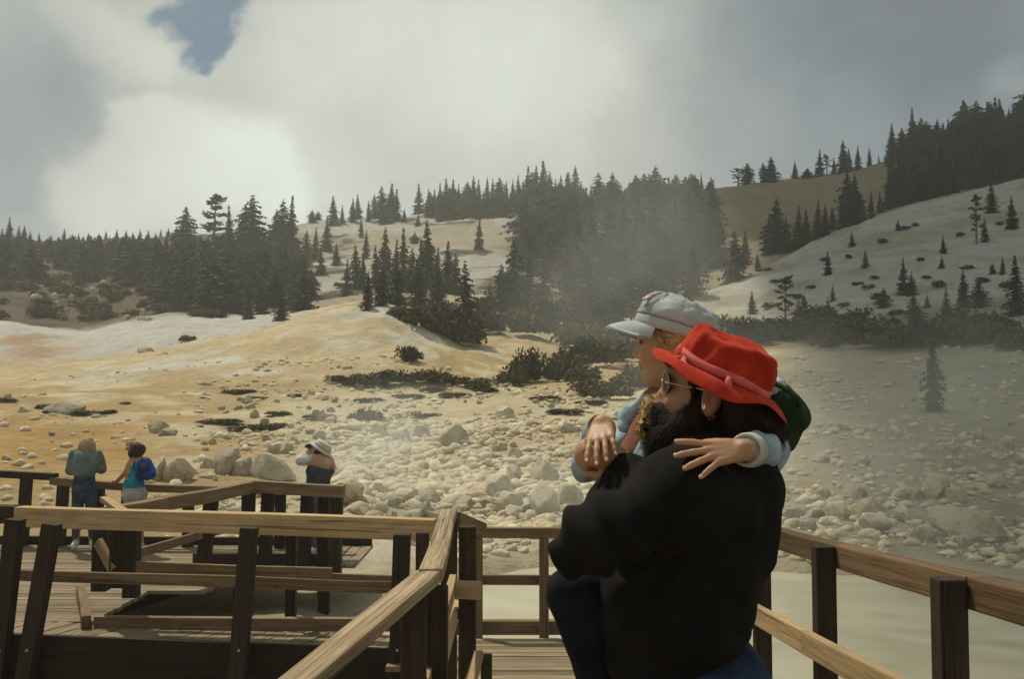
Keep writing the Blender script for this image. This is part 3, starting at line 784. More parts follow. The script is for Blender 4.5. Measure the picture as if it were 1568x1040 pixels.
for px, top in ((831,265),(838,268),(850,273),(860,266),(868,264),(877,282),(886,287),(895,284),(905,281),(915,283),(925,279),(935,286),(945,281),(956,286),(964,276),(974,266),(985,264),(995,277),(1003,286),(1013,291),(1024,270),(1034,265),(1046,280),(1056,266),(1064,268),(1074,264),(1084,280)):
    sky_tree(px, top, random.choice(('fir', 'fir', 'hemlock')), U(.8, 1.2), L4, G4, U(-10, 4))
L5 = 'lone tree standing clear on the bare brown ridge at right'; G5 = 'lone trees on the bare brown ridge'
for px, top, kind, w, lab in ((1130,256,'pine',1.5,'small bushy tree at the left end of the bare brown ridge'),(1144,248,'hemlock',1.0,'pointed tree beside a bushy one at the left end of the brown ridge'),
    (1170,247,'hemlock',.75,'left trunk of a close pair of trees on the bare brown ridge'),(1181,238,'hemlock',.85,'taller right trunk of a close pair of trees on the bare brown ridge'),
    (1217,246,'fir',1.1,'thin small tree alone between the pair and the stand on the brown ridge'),(1236,256,'hemlock',1.6,'low spreading tree on the brown ridge beside a forked one')):
    sky_tree(px, top, kind, w, lab, None, U(-3, 0))
L6 = 'slender conifer in the thin row on the brown ridge before the dark stand'; G6 = 'thin row of conifers on the brown ridge'
for px, top, kind, w in ((1254,228,'fir',1.0),(1266,236,'pine',1.0),(1277,240,'fir',1.0),(1291,213,'fir',1.2),(1301,226,'fir',.9),(1313,222,'fir',.9),(1331,224,'fir',.75),(1346,235,'fir',.8)):
    sky_tree(px, top, kind, w, L6, G6, U(-4, 0))
L7 = 'conifer in the dense dark stand on the high right skyline'; G7 = 'conifers of the dense stand at upper right'
for px, top in ((1364,213),(1374,212),(1384,206),(1393,198),(1405,203),(1415,198),(1424,192),(1435,180),(1444,186),(1452,181),(1461,178),(1469,171),(1479,170),(1488,164),(1497,166),(1507,178),(1516,176),(1526,155),(1534,160),(1544,164),(1553,157),(1562,160),(1574,158)):
    sky_tree(px, top, 'fir', U(.75, 1.0), L7, G7, U(-14, 0))
L8 = 'dark conifer in the front edge of the dense stand above the pale spur'; G8 = 'front edge of the dense stand above the spur'
for i in range(26):
    px = 1362 + i * 8.6; b = 318 - (px - 1362) * .235 + U(-6, 2)
    tree(px, b, b - U(55, 85), 'fir', U(.9, 1.3), L8, G8)
L9 = 'conifer in the belt between the brown ridge and the pale spur'; G9 = 'belt between the brown ridge and the pale spur'
for px, base, top, kind, w in ((1190,385,298,'hemlock',.95),(1178,388,325,'fir',1.2),(1205,385,330,'fir',1.2),(1222,380,312,'fir',1.1),(1236,372,318,'fir',1.1),(1252,365,302,'fir',1.1),(1264,360,310,'fir',1.0),(1275,352,315,'fir',1.2),(1290,348,285,'fir',1.0),(1303,345,258,'hemlock',.7),(1313,342,262,'fir',1.1),(1322,338,300,'fir',1.1),(1334,334,290,'fir',1.0),(1140,405,352,'fir',1.3),(1160,410,385,'young',1.0),(1125,430,350,'hemlock',.8),(1348,325,290,'fir',1.2)):
    tree(px, base, top, kind, w, L9, G9)
L10 = 'tall hazy conifer in the dark wood behind the steam'; G10 = 'dark wood behind the steam'
for px, base, top, kind, w in ((1070,395,268,'hemlock',.75),(1052,400,290,'hemlock',.7),(1088,398,290,'hemlock',.7),(1100,410,315,'fir',1.1),(1036,410,320,'fir',1.2),(980,420,300,'hemlock',.7),(1005,415,310,'hemlock',.7),(955,430,310,'fir',1.2),(930,440,315,'hemlock',.8),(905,440,320,'fir',1.2),(885,450,330,'hemlock',.8),(862,440,322,'fir',1.1),(1020,450,340,'hemlock',.8),(990,470,360,'hemlock',.8),(960,480,375,'hemlock',.8),(925,480,370,'hemlock',.9),(895,490,385,'hemlock',.8),(1060,455,370,'hemlock',.8),(870,470,370,'fir',1.1),(945,510,420,'hemlock',.9),(985,505,420,'hemlock',.9),(915,520,440,'hemlock',1.0),(880,515,430,'hemlock',.9),(1030,500,430,'hemlock',.9)):
    tree(px, base, top, kind, w, L10, G10)
L11 = 'spired conifer in the grove on the lower grey slope'; G11 = 'grove on the lower grey slope'
for px, base, top, kind, w in ((546,440,370,'hemlock',.7),(556,442,385,'fir',1.1),(590,435,345,'fir',1.1),(576,438,372,'fir',1.1),(604,440,362,'fir',1.0),(617,442,345,'fir',1.0),(630,445,375,'hemlock',.7),(645,440,362,'fir',1.0),(657,440,333,'fir',1.2),(668,445,375,'fir',1.1),(685,448,366,'fir',1.2),(698,450,385,'hemlock',.7),(530,452,395,'fir',1.1),(562,470,408,'fir',1.1),(640,470,395,'hemlock',.8),(608,468,400,'hemlock',.8),(585,465,405,'hemlock',.8),(670,472,402,'hemlock',.8)):
    tree(px, base, top, kind, w, L11, G11)
for px, base, top, kind, w, lab in ((733,382,330,'fir',1.0,'single dark conifer alone on the bare slope under the crest row'),(716,520,392,'hemlock',.55,'pointed tall conifer rising from the dark shrubs at the mound edge'),
    (786,480,362,'hemlock',.62,'bulky pointed conifer right of the bare gully'),(768,478,400,'hemlock',.7,'shorter conifer against the bulky one right of the gully'),(808,485,390,'hemlock',.8,'right hand conifer of the clump beside the bare gully'),
    (830,500,400,'hemlock',.9,'bushy conifer next to the bleached snag'),(743,450,440,'young',1.5,'stubby young conifer in the bare gully'),(1430,628,508,'hemlock',.5,'blurred conifer standing alone in the mist on the right slope'),
    (752,498,432,'hemlock',.7,'low conifer between the gully and the dark shrubs')):
    tree(px, base, top, kind, w, lab, None)
L12 = 'small conifer dotted on the pale spur at right'; G12 = 'small conifers dotted on the pale spur'
for px, base, top, kind, w in ((1268,420,383,'fir',1.2),(1305,376,350,'young',1.0),(1325,408,378,'young',1.0),(1383,450,393,'fir',1.2),(1396,450,412,'young',1.2),(1445,388,358,'young',.9),(1442,410,390,'young',1.2),(1518,325,276,'fir',1.4),(1550,350,298,'fir',1.3),(1476,470,408,'fir',1.2),(1450,482,438,'young',1.0),(1556,480,388,'fir',1.2),(1152,480,443,'fir',1.3),(1275,462,435,'young',1.0),(1268,480,450,'young',1.0),(1520,420,400,'young',1.4),(1420,470,448,'young',1.2),(1352,470,440,'hemlock',1.3),(1500,470,425,'hemlock',1.1),(1232,470,448,'young',1.3),(1375,352,334,'young',1.2),(1535,420,392,'fir',1.2),(1402,492,448,'hemlock',1.1)):
    tree(px, base, top, kind, w, L12, G12)
tree(1495, 372, 293, 'pine', .62, 'narrow ragged pine on the pale spur near the right edge', None, 'pine')
tree(1508, 368, 330, 'young', .9, 'small conifer tucked beside the ragged pine on the spur', None)
tree(1203, 505, 420, 'pine', .85, 'open branched pine at the left foot of the pale spur', None, 'pine')
tree(1222, 508, 455, 'hemlock', .9, 'rounded conifer right of the open pine at the foot of the spur', None)
L13 = 'conifer dotted over the grey slope below the shoulder trees'; G13 = 'conifers over the grey slope left of centre'
for px, base, top, kind, w in ((470,400,350,'hemlock',.8),(483,395,345,'fir',1.2),(500,385,330,'fir',1.2),(492,420,372,'fir',1.1),(515,405,368,'young',1.0),(430,490,425,'fir',1.1),(405,440,380,'hemlock',.9),(450,440,390,'fir',1.2),(400,480,430,'hemlock',.9),(420,470,410,'hemlock',.9),(465,470,430,'young',1.0),(560,395,350,'fir',1.1),(553,362,328,'fir',1.0),(640,345,325,'young',1.2),(635,372,352,'young',1.6),(478,455,410,'hemlock',.9),(360,480,435,'hemlock',1.0),(340,486,452,'young',1.2),(380,488,448,'young',1.3)):
    tree(px, base, top, kind, w, L13, G13)
# the closed forest on the left hill and behind the stands reads as one mass
def forest_mass():
    V = []; Fq = []; off_ = 0
    rng = random.Random(5)
    spots = []
    for i in range(360):
        px = rng.uniform(-40, 470); lo_ = 376 if px < 270 else 372
        b = rng.uniform(lo_, 478 if px > 250 else 440)
        if px < 230 and 395 < b and abs(px - (36 + (b - 390) * 1.2)) < 30: continue
        if px < 250 and b > 415 and rng.random() < .45: continue
        if px > 395 and rng.random() < .5: continue
        spots.append((px, b, min(rng.uniform(50, 88), b - 366 + rng.uniform(0, 10))))
    for i in range(110): px = rng.uniform(1355, 1600); spots.append((px, rng.uniform(205, 300) - (px - 1355) * .22, rng.uniform(50, 75)))
    for i in range(120): spots.append((rng.uniform(800, 1095), rng.uniform(322, 430), rng.uniform(50, 85)))
    for i in range(95):
        px = rng.uniform(655, 1090); spots.append((px, 333 - (px - 655) * .06 + rng.uniform(-8, 8), rng.uniform(28, 44)))
    for px, b, hp in spots:
        p = hits(px, b, 80)
        if p is None: continue
        c = random.choice(VAR['fir' if rng.random() < .6 else 'hemlock'])[0]
        h = hp / F * p.y / 10; a = rng.uniform(0, 6.28)
        n = len(c.vertices); co = np.empty(n * 3, np.float32); c.vertices.foreach_get('co', co); co = co.reshape(-1, 3)
        w = h * rng.uniform(1.2, 1.8)
        q = np.stack([(co[:, 0] * math.cos(a) - co[:, 1] * math.sin(a)) * w + p.x, (co[:, 0] * math.sin(a) + co[:, 1] * math.cos(a)) * w + p.y, co[:, 2] * h + p.z - .3], 1)
        lt = len(c.polygons); lv = np.empty(lt * 3, np.int32); c.polygons.foreach_get('vertices', lv)
        V.append(q); Fq.append(lv.reshape(-1, 3) + off_); off_ += n
    me = mesh_np('forest', np.concatenate(V), np.concatenate(Fq))
    o = link('forest', me, M_FIR); tag(o, 'dense dark conifer forest closing over the left hill and upper slopes', 'forest', None, 'stuff')
forest_mass()
# shrubs
def shrub(px, base, wpx, hpx, label, group=None, name='shrub', cat='shrub'):
    p = hits(px, base)
    if p is None: return
    s_ = p.y / F
    p.z -= .04 * hpx * s_
    r = place('shrub', p, hpx * s_ * 1.05, wpx * s_ / 2.3, label, cat, group, name)
    r.rotation_euler = (0, 0, U(-.4, .4) + random.choice((0, math.pi)))
    return r
S1 = 'low green shrub in the long thicket at the foot of the ochre mound'; SG1 = 'thicket at the foot of the ochre mound'
for px, b, w, h in ((520,584,50,14),(548,586,60,22),(580,586,70,27),(612,586,70,28),(645,586,70,26),(675,586,60,20),(700,588,50,18),(735,592,60,22)): shrub(px, b, w, h, S1, SG1)
S2 = 'dark shrub in the thicket right of the mound and left of the child'; SG2 = 'thicket right of the ochre mound'
for px, b, w, h in ((780,585,60,40),(800,580,60,62),(830,582,80,52),(865,578,80,48),(890,590,70,35),(905,605,80,34),(940,612,80,36),(960,596,70,40),(880,555,60,30),(925,560,70,40)): shrub(px, b, w, h, S2, SG2)
S3 = 'dense dark shrub spilling down the right edge of the mound'; SG3 = 'shrubs on the right edge of the mound'
for px, b, w, h in ((615,486,60,22),(640,500,80,36),(670,508,80,44),(695,520,80,56),(720,528,70,52),(745,508,60,46),(660,484,70,28),(705,500,90,50),(740,480,50,32)): shrub(px, b, w, h, S3, SG3)
S4 = 'dark shrub in the belt along the foot of the pale spur'; SG4 = 'shrub belt at the foot of the pale spur'
for i in range(34):
    px = 1090 + i * 14.5 + U(-5, 5); shrub(px, 528 + U(-22, 12), U(60, 90), U(28, 52), S4, SG4)
S9 = 'dark bush under the hazy wood left of the cap'; SG9 = 'bushes under the hazy wood left of the cap'
for px, b, w, h in ((790,500,70,40),(820,515,80,44),(850,500,90,50),(880,530,80,44),(905,545,80,40),(935,535,90,50),(965,550,80,40),(990,540,80,50),(1020,530,80,50),(1050,525,80,50),(1075,520,70,40),(870,480,80,40),(925,500,90,50),(985,575,70,30),(1010,565,70,36)): shrub(px, b, w, h, S9, SG9)
S10 = 'dark scrub bush on the stony ground below the left forest'; SG10 = 'scrub below the left forest'
for i in range(56): shrub(U(-5, 330), U(425, 490), U(22, 60), U(8, 20), S10, SG10)
S5 = 'small shrub dotted on the grey hillside'; SG5 = 'shrubs dotted on the grey hillside'
for px, b, w, h in ((633,368,18,8),(650,372,18,7),(770,332,20,8),(782,345,16,7),(815,365,18,9),(470,410,20,10),(455,372,18,7),(520,440,20,10),(600,330,14,6),(690,410,14,8),(515,345,16,7)): shrub(px, b, w, h, S5, SG5)
S6 = 'small dark shrub scattered on the pale spur'; SG6 = 'shrubs scattered on the pale spur'
for px, b, w, h in ((1385,352,22,7),(1315,436,24,8),(1240,440,20,7),(1330,440,20,9),(1340,425,18,7),(1420,425,18,7),(1480,410,24,8),(1500,455,28,12),(1190,430,24,7),(1170,415,26,8),(1290,470,24,9),(1370,480,30,12),(1530,345,16,8),(1262,400,18,8),(1300,395,14,7),(1352,372,20,9),(1402,345,16,7),(1438,440,26,13),(1350,462,34,16),(1258,478,30,16),(1222,455,22,10),(1470,360,16,8),(1506,432,26,12),(1410,400,14,7),(1540,440,28,14),(1310,490,34,16),(1180,470,26,12)): shrub(px, b, w, h, S6, SG6)
for px, b, w, h, lab in ((286,520,32,13,'small round shrub alone on the crest of the ochre mound'),(628,552,52,30,'sparse grey green bush half way down the mound'),
    (360,600,44,9,'dark low shrub above the stony flat, alone on the lower mound'),(556,645,70,24,'dark grey green bush among the pale stones in the middle')): shrub(px, b, w, h, lab)
S7 = 'dark mat of heath on the ochre slope above the women'; SG7 = 'mats of heath on the ochre slope'
for px, b, w, h in ((12,614,40,8),(75,626,40,10),(95,632,50,9),(140,632,60,8),(165,632,30,7),(190,618,20,4),(375,597,34,6)): shrub(px, b, w, h, S7, SG7, 'heath_mat', 'ground cover')
S8 = 'dark strip of heath among the stones of the flat'; SG8 = 'strips of heath among the stones'
for px, b, w, h in ((330,648,80,9),(380,655,90,11),(420,652,60,8),(430,634,50,7),(480,640,50,9),(500,640,30,9),(660,598,50,9),(700,606,60,8),(830,612,60,8),(870,632,70,9),(650,636,60,6),(740,600,50,9),(400,610,50,6),(450,606,40,6),(620,606,60,6),(560,612,60,7),(900,616,60,8)): shrub(px, b, w, h, S8, SG8, 'heath_mat', 'ground cover')
# a bleached snag
p = hits(836, 492)
t = thing('dead_tree', 'bleached bare trunk standing in front of the dark wood', 'dead tree', p)
hh = 26 / F * p.y
me = trunk_mesh(hh, .1 * hh / 2 + .05, 9, .03)
o = bpy.data.objects.new('trunk', me); me.materials.append(M_SNAG); COL.objects.link(o); o.parent = t
bm = bmesh.new()
for k, (zz, a, L) in enumerate(((.6, .4, .3), (.75, 3.3, .22), (.45, 2.2, .2))):
    b2 = box_geo(L * hh * .6, .05, .05, .01); M = Matrix.Translation((0, 0, zz * hh)) @ Euler((0, -.6, a)).to_matrix().to_4x4()
    tm = bpy.data.meshes.new('t'); b2.to_mesh(tm); b2.free(); tm.transform(M); bm.from_mesh(tm); bpy.data.meshes.remove(tm)
me = bpy.data.meshes.new('broken_limb'); bm.to_mesh(me); bm.free(); me.materials.append(M_SNAG)
o = bpy.data.objects.new('broken_limb', me); COL.objects.link(o); o.parent = t

# ------------------------------------------------------------------ rocks
def rock_mat():
    m, n, b = material('pale_boulder', .9, .12)
    oi = n.add('ShaderNodeObjectInfo'); v = n.coords('Object')
    r = oi.outputs['Random']
    base = n.mix(n.ramp(r, .0, .45), (.60, .54, .41), (.47, .42, .31))
    base = n.mix(n.ramp(r, .5, 1.0), base, (.54, .46, .31))
    f = n.noise(v, 1.7, 7, .68); g = n.noise(v, 9, 6, .7)
    col = n.mix(n.ramp(f, .42, .7), base, n.mix(1.0, base, (.62, .55, .44), 'MULTIPLY'))
    k = n.math('MULTIPLY_ADD', g, .55, .72)
    sc = n.vmath('SCALE', col); n.l.new(k, sc.node.inputs['Scale'])
    n.l.new(sc, b.inputs['Base Color'])
    h = n.math('ADD', n.noise(v, 4, 8, .7), n.math('MULTIPLY', g, .3))
    n.l.new(n.bump(h, .7, .12), b.inputs['Normal'])
    return m
M_ROCK = rock_mat()
def rock_np(seed, sub=3):
    bm = bmesh.new(); bmesh.ops.create_icosphere(bm, subdivisions=sub, radius=1)
    V = np.array([v.co[:] for v in bm.verts]); Fc = np.array([[v.index for v in f.verts] for f in bm.faces]); bm.free()
    rng = np.random.default_rng(seed)
    V = V * (1 + .22 * fbm(V[:, 0] * 1.3 + seed * 7, V[:, 1] * 1.3, V[:, 2] * 1.3, oct=3, s=seed)[:, None])
    for i in range(15):
        d = rng.normal(size=3); d /= np.linalg.norm(d); c = rng.uniform(.50, .84)
        e = V @ d - c; V = V - np.where(e > 0, e * .93, 0)[:, None] * d
    V = V * (1 + .05 * fbm(V[:, 0] * 4, V[:, 1] * 4, V[:, 2] * 4 + seed, oct=3, s=seed + 9)[:, None])
    return V, Fc
ROCKS = []
for i in range(12):
    V, Fc = rock_np(40 + i)
    me = mesh_np('boulder', V, Fc); me.materials.append(M_ROCK); me.polygons.foreach_set('use_smooth', [True] * len(me.polygons))
    try: me.set_sharp_from_angle(angle=R(20))
    except Exception: pass
    ROCKS.append(me)
ROCKN = 0
BUSY = []
def rock(px, base, wpx, hpx, label, group=None, depth=None):
    global ROCKN
    p = hits(px, base)
    if p is None: return
    s_ = p.y / F
    o = bpy.data.objects.new('boulder', random.choice(ROCKS)); COL.objects.link(o)
    w = wpx * s_ / 1.75; h = hpx * s_ / 1.35
    o.scale = (w, w * U(.7, 1.0), h)
    o.location = (p.x, p.y + w * .6, p.z + h * .27)
    o.rotation_euler = (U(-.15, .15), U(-.2, .2), U(0, 6.28) if abs(wpx - hpx) < 25 else U(-.35, .35))
    tag(o, label, 'boulder', group); ROCKN += 1; BUSY.append((p.x, p.y + w * .6, w))
    return o
for px, b, w, h, lab in (
    (95,634,72,28,'broad pinkish boulder at far left on the ochre slope beside the heath mats'),
    (32,630,28,16,'small brown boulder left of the broad pinkish one'),
    (220,540,26,15,'brown boulder alone high on the ochre mound'),(246,543,20,9,'low brown stone touching the right of the lone mound boulder'),
    (240,662,50,27,'long rounded boulder above the woman with the backpack'),(252,667,30,15,'smaller rounded stone leaning on the long boulder above the backpack woman'),
    (243,736,26,48,'tall upright pale boulder just right of the blue backpack'),(273,738,48,42,'grey boulder right of the tall upright pale one'),
    (318,718,34,22,'small boulder between the grey one and the big round one'),(345,725,48,48,'big round grey boulder above the bent railing'),
    (368,728,44,30,'wedge of rock squeezed between two big boulders over the bent railing'),(412,735,70,44,'widest grey boulder over the bent railing, left of the straw hat man'),
    (535,775,50,52,'dim grey boulder right behind the corner post of the lookout'),(688,684,66,42,'dark faced domed boulder in the middle of the stony slope'),
    (636,672,44,28,'flat topped white boulder left of the domed one'),(790,702,24,18,'small grey boulder alone on the orange sand'),
    (815,655,36,17,'flat pale boulder at top of the orange sand'),(870,662,30,20,'pale stone below the flat one on the orange sand, nearest the child'),
    (755,762,54,42,'squarish white boulder above the cross railing'),(786,740,28,34,'upright split white stone right of the squarish boulder'),
    (778,786,48,36,'white topped boulder just above the cross railing'),(838,742,56,38,'pale slab leaning behind the pyramid boulder'),
    (828,790,74,60,'big pyramid boulder by the elbow of the man'),(872,780,50,48,'smooth grey boulder half hidden behind the elbow of the man'),
    (655,770,36,28,'pale boulder left of the bent cap board'),(632,768,36,24,'low pale boulder beside another left of the bent cap board'),
    (1440,765,52,46,'upright white boulder above the big one on the right'),(1495,828,105,70,'biggest rounded white boulder on the right above the railing'),
    (1310,762,40,26,'rounded white stone in the heap on the right slope'),(1290,795,46,28,'low white stone at the bottom of the heap on the right slope'),
    (1333,790,40,34,'cracked stone at the right side of the heap on the right slope'),(1240,808,28,20,'small stone nearest the back of the man on the right'),
    (1345,815,54,34,'brownish flat boulder below the heap at right'),(1480,838,40,18,'low stone in front of the biggest white boulder'),
    (580,672,30,28,'upright pale stone left of the flat topped boulder'),(770,640,32,22,'round pale boulder under the thicket in the middle')):
    rock(px, b, w, h, lab)
for i in range(24):
    rock(U(40, 250), U(428, 490), U(8, 24), U(5, 12), 'grey rock in the rubble below the left forest', 'rubble below the left forest')
RG = (('pale stone strewn on the flat between the lookout and the mound', 'stones strewn on the flat by the lookout', (300, 620, 600, 700), 50, (10, 26)),
      ('white boulder in the jumble on the middle slope above the pool', 'jumble of boulders above the pool', (540, 880, 680, 806), 82, (12, 38)),
      ('pale stone in the band under the thickets', 'stones in the band under the thickets', (600, 950, 598, 680), 40, (8, 22)),
      ('dull grey stone in the rubble on the misty right slope', 'rubble on the misty right slope', (1190, 1580, 580, 835), 50, (14, 38)),
      ('small tan stone lying on the ochre slope at left', 'stones lying on the ochre slope', (0, 330, 640, 790), 14, (8, 22)))
for lab, grp, (x0, x1, y0, y1), n, (s0, s1) in RG:
    for i in range(n):
        px = U(x0, x1); b = U(y0, y1); t = (b - y0) / (y1 - y0)
        w = (s0 + (s1 - s0) * t * .8) * U(.6, 1.35) * (1.4 if random.random() < .1 else 1)
        rock(px, b, w, w * U(.5, .8), lab, grp)
def scree():
    rng = np.random.default_rng(3)
    base = [rock_np(80 + i, 2) for i in range(5)]
    V = []; Fq = []; o_ = 0; C_ = []
    n = 0
    while n < 9500:
        Y = 17 + 36 * rng.random() ** 1.25; px = rng.uniform(-60, 1640)
        x = (px - 784) / F * Y
        if pool_r(np.array([x]), np.array([Y]))[0] < 1.06: continue
        core = rng.random() < .36
        if core: px = rng.uniform(500, 930); Y = rng.uniform(19, 34); x = (px - 784) / F * Y
        left = px < 300
        if left and rng.random() < .85: continue
        if 900 < px < 1180 and rng.random() < .4: continue
        if math.exp(-((x - 1.6) / 4) ** 2 - ((Y - 29) / 4) ** 2) > .4 and rng.random() < .8: continue
        cl = float(fbm(np.array([x / 2.4]), np.array([Y / 2.4]), oct=3, s=91)[0])
        if cl < rng.uniform(-.25, .4) - .25 * core: continue
        s_ = .035 + .20 * rng.random() ** 2.9
        if core: s_ *= 1.35
        b, f = base[rng.integers(5)]
        a = rng.uniform(0, 6.28); ca, sa = math.cos(a), math.sin(a)
        sx, sy, sz = s_ * rng.uniform(.8, 1.3), s_ * rng.uniform(.7, 1.1), s_ * rng.uniform(.5, .8)
        q = b * np.array([sx, sy, sz])
        q = np.stack([q[:, 0] * ca - q[:, 1] * sa + x, q[:, 0] * sa + q[:, 1] * ca + Y, q[:, 2] + ground(x, Y) + sz * .15], 1)
        V.append(q); Fq.append(f + o_); o_ += len(b); n += 1
    me = mesh_np('scree', np.concatenate(V), np.concatenate(Fq))
    m, nn, b = material('scree_stone', .92, .1)
    g = nn.add('ShaderNodeNewGeometry'); v = nn.coords('Object')
    r = g.outputs['Random Per Island']
    base_ = nn.mix(nn.ramp(r, 0, .5), (.60, .53, .38), (.45, .39, .27)); base_ = nn.mix(nn.ramp(r, .5, 1), base_, (.50, .41, .25))
    sc = nn.vmath('SCALE', base_); nn.l.new(nn.math('MULTIPLY_ADD', nn.noise(v, 9, 5, .7), .6, .68), sc.node.inputs['Scale'])
    nn.l.new(sc, b.inputs['Base Color'])
    o = link('scree', me, m, smooth=False); tag(o, 'loose stones and pebbles strewn over the slopes', 'scree', None, 'stuff')
scree()
# ------------------------------------------------------------------ haze and steam
def make_haze():
    bm = bmesh.new(); bmesh.ops.create_cube(bm, size=1)
    lo_, hi_ = (-270, -30, -25), (270, 335, 150)
    for v in bm.verts: v.co = Vector([lo_[i] + (v.co[i] + .5) * (hi_[i] - lo_[i]) for i in range(3)])
    me = bpy.data.meshes.new('haze'); bm.to_mesh(me); bm.free()
    m = bpy.data.materials.new('haze'); m.use_nodes = True; t = m.node_tree; t.nodes.clear(); n = N(t)
    v = n.add('ShaderNodeVolumePrincipled'); v.inputs['Density'].default_value = HAZE_D
    v.inputs['Color'].default_value = (.86, .89, .84, 1); v.inputs['Anisotropy'].default_value = .2
    o = n.add('ShaderNodeOutputMaterial'); n.l.new(v.outputs[0], o.inputs['Volume'])
    h = link('haze', me, m); tag(h, 'thin steamy air greying the far hillsides', 'haze', None, 'stuff')
HAZE_D = .0009
make_haze()
def steam(px, py, d, rx, ry, rz, dens, label, seed=0, fall=.25):
    """a drifting veil of fumarole steam: soft ellipsoid of uneven density"""
    bm = bmesh.new(); bmesh.ops.create_icosphere(bm, subdivisions=3, radius=1)
    me = bpy.data.meshes.new('steam'); bm.to_mesh(me); bm.free()
    m = bpy.data.materials.new('steam'); m.use_nodes = True; t = m.node_tree; t.nodes.clear(); n = N(t)
    tc = n.coords('Object')
    ln = n.add('ShaderNodeVectorMath', operation='LENGTH'); n.l.new(tc, ln.inputs[0])
    f = n.add('ShaderNodeMapRange', interpolation_type='SMOOTHSTEP'); n.l.new(ln.outputs['Value'], f.inputs[0])
    f.inputs[1].default_value = .98; f.inputs[2].default_value = fall
    mp = n.add('ShaderNodeMapping'); n.l.new(tc, mp.inputs[0]); mp.inputs['Location'].default_value = (seed * 3.1, seed, 0)
    k = n.ramp(n.noise(mp.outputs[0], 1.9, 3, .6), .32, .68)
    v = n.add('ShaderNodeVolumePrincipled')
    n.l.new(n.math('MULTIPLY', n.math('MULTIPLY', f.outputs[0], k), dens), v.inputs['Density'])
    v.inputs['Color'].default_value = (.92, .95, .92, 1); v.inputs['Anisotropy'].default_value = .25
    o = n.add('ShaderNodeOutputMaterial'); n.l.new(v.outputs[0], o.inputs['Volume'])
    s_ = link('steam', me, m); s_.location = at(px, py, d); s_.scale = (rx, ry, rz)
    tag(s_, label, 'steam', None, 'stuff')
steam(960, 425, 68, 14, 9, 11, .024, 'steam rising in front of the dark wood left of the cap', 1)
steam(590, 690, 21.5, 3.0, 2.0, 1.9, .30, 'white steam drifting over the stones beside the lookout', 2)
steam(850, 745, 20, 2.2, 2.0, 1.4, .16, 'steam over the boulders beside the elbow of the man', 3)
steam(1120, 585, 38, 8, 6, 4, .03, 'thin steam drifting behind the heads of the pair', 5)
steam(1330, 720, 15, 5.5, 4, 2.2, .05, 'low mist over the pool and shore behind the right railing', 6)
steam(1430, 640, 26, 9.5, 6.0, 4.6, .065, 'thin steam veiling the right hand stony slope', 4)

# ------------------------------------------------------------------ unseen cloud added overhead, outlined to shade the right hand hills and pool
def shade_cloud():
    out = [(2.2, 3.0), (2.9, 9), (5.2, 16.5), (11, 40), (17, 62), (28, 120), (44, 180), (40, 262), (150, 270), (205, 130), (120, 22), (45, -2), (14, 1)]  # ground area to be shaded, lifted along the sun direction
    H = 330.0
    def lift(x, y, z): k = (H - z) / sd.z; return Vector((x, y, z)) + sd * k
    P = []
    for i in range(len(out)):
        a, b = out[i], out[(i + 1) % len(out)]
        for j in range(10):
            t = j / 10; x = a[0] + (b[0] - a[0]) * t; y = a[1] + (b[1] - a[1]) * t
            P.append(lift(x, y, ground(x, y)))
    c = sum(P, Vector()) / len(P); n = len(P); V = []; A = []; Fq = []
    ts = [0.03, .2, .4, .55, .7, .8, .88, .94, 1.0, 1.05]
    for side in (1, -1):
        for t in ts:
            for p in P:
                q = c + (p - c) * t; h = max(0, 1 - (t / 1.05) ** 2)
                bump_ = 10 * float(fbm(np.array([q.x / 30]), np.array([q.y / 30]), oct=3, s=5)[0])
                V.append((q.x, q.y, q.z + (h ** .5) * (18 * (side > 0) + 5 + bump_ * (side > 0)) * side)); A.append((min(1, max(0, (1.05 - t) / .22)),) * 3)
    m = len(ts)
    for s_ in (0, 1):
        for i in range(m - 1):
            for j in range(n):
                q = [s_ * m * n + i * n + j, s_ * m * n + i * n + (j + 1) % n, s_ * m * n + (i + 1) * n + (j + 1) % n, s_ * m * n + (i + 1) * n + j]
                Fq.append(tuple(q[::-1] if s_ == 0 else q))
        Fq.append(tuple(s_ * m * n + j for j in (range(n) if s_ == 0 else range(n - 1, -1, -1))))
    me = mesh_np('shade_cloud', np.array(V), Fq); set_col(me, np.array(A), 'edge')
    mt, nn, b = material('shade_cloud_vapour', 1, 0); b.inputs['Base Color'].default_value = (.85, .85, .85, 1)
    at_ = nn.add('ShaderNodeVertexColor', layer_name='edge')
    f = nn.noise(nn.coords('Object'), .06, 5, .6)
    sp = nn.math('ADD', at_.outputs[0], nn.math('MULTIPLY', nn.math('SUBTRACT', f, .5), .7))
    nn.l.new(nn.math('MULTIPLY', nn.ramp(sp, .15, .85), CLOUD_OP), b.inputs['Alpha'])
    o = link('shade_cloud', me, mt, smooth=True); tag(o, 'cloud out of view, added to shade the right hand hills', 'shade_cloud', None, 'stuff')
CLOUD_OP = .95
shade_cloud()
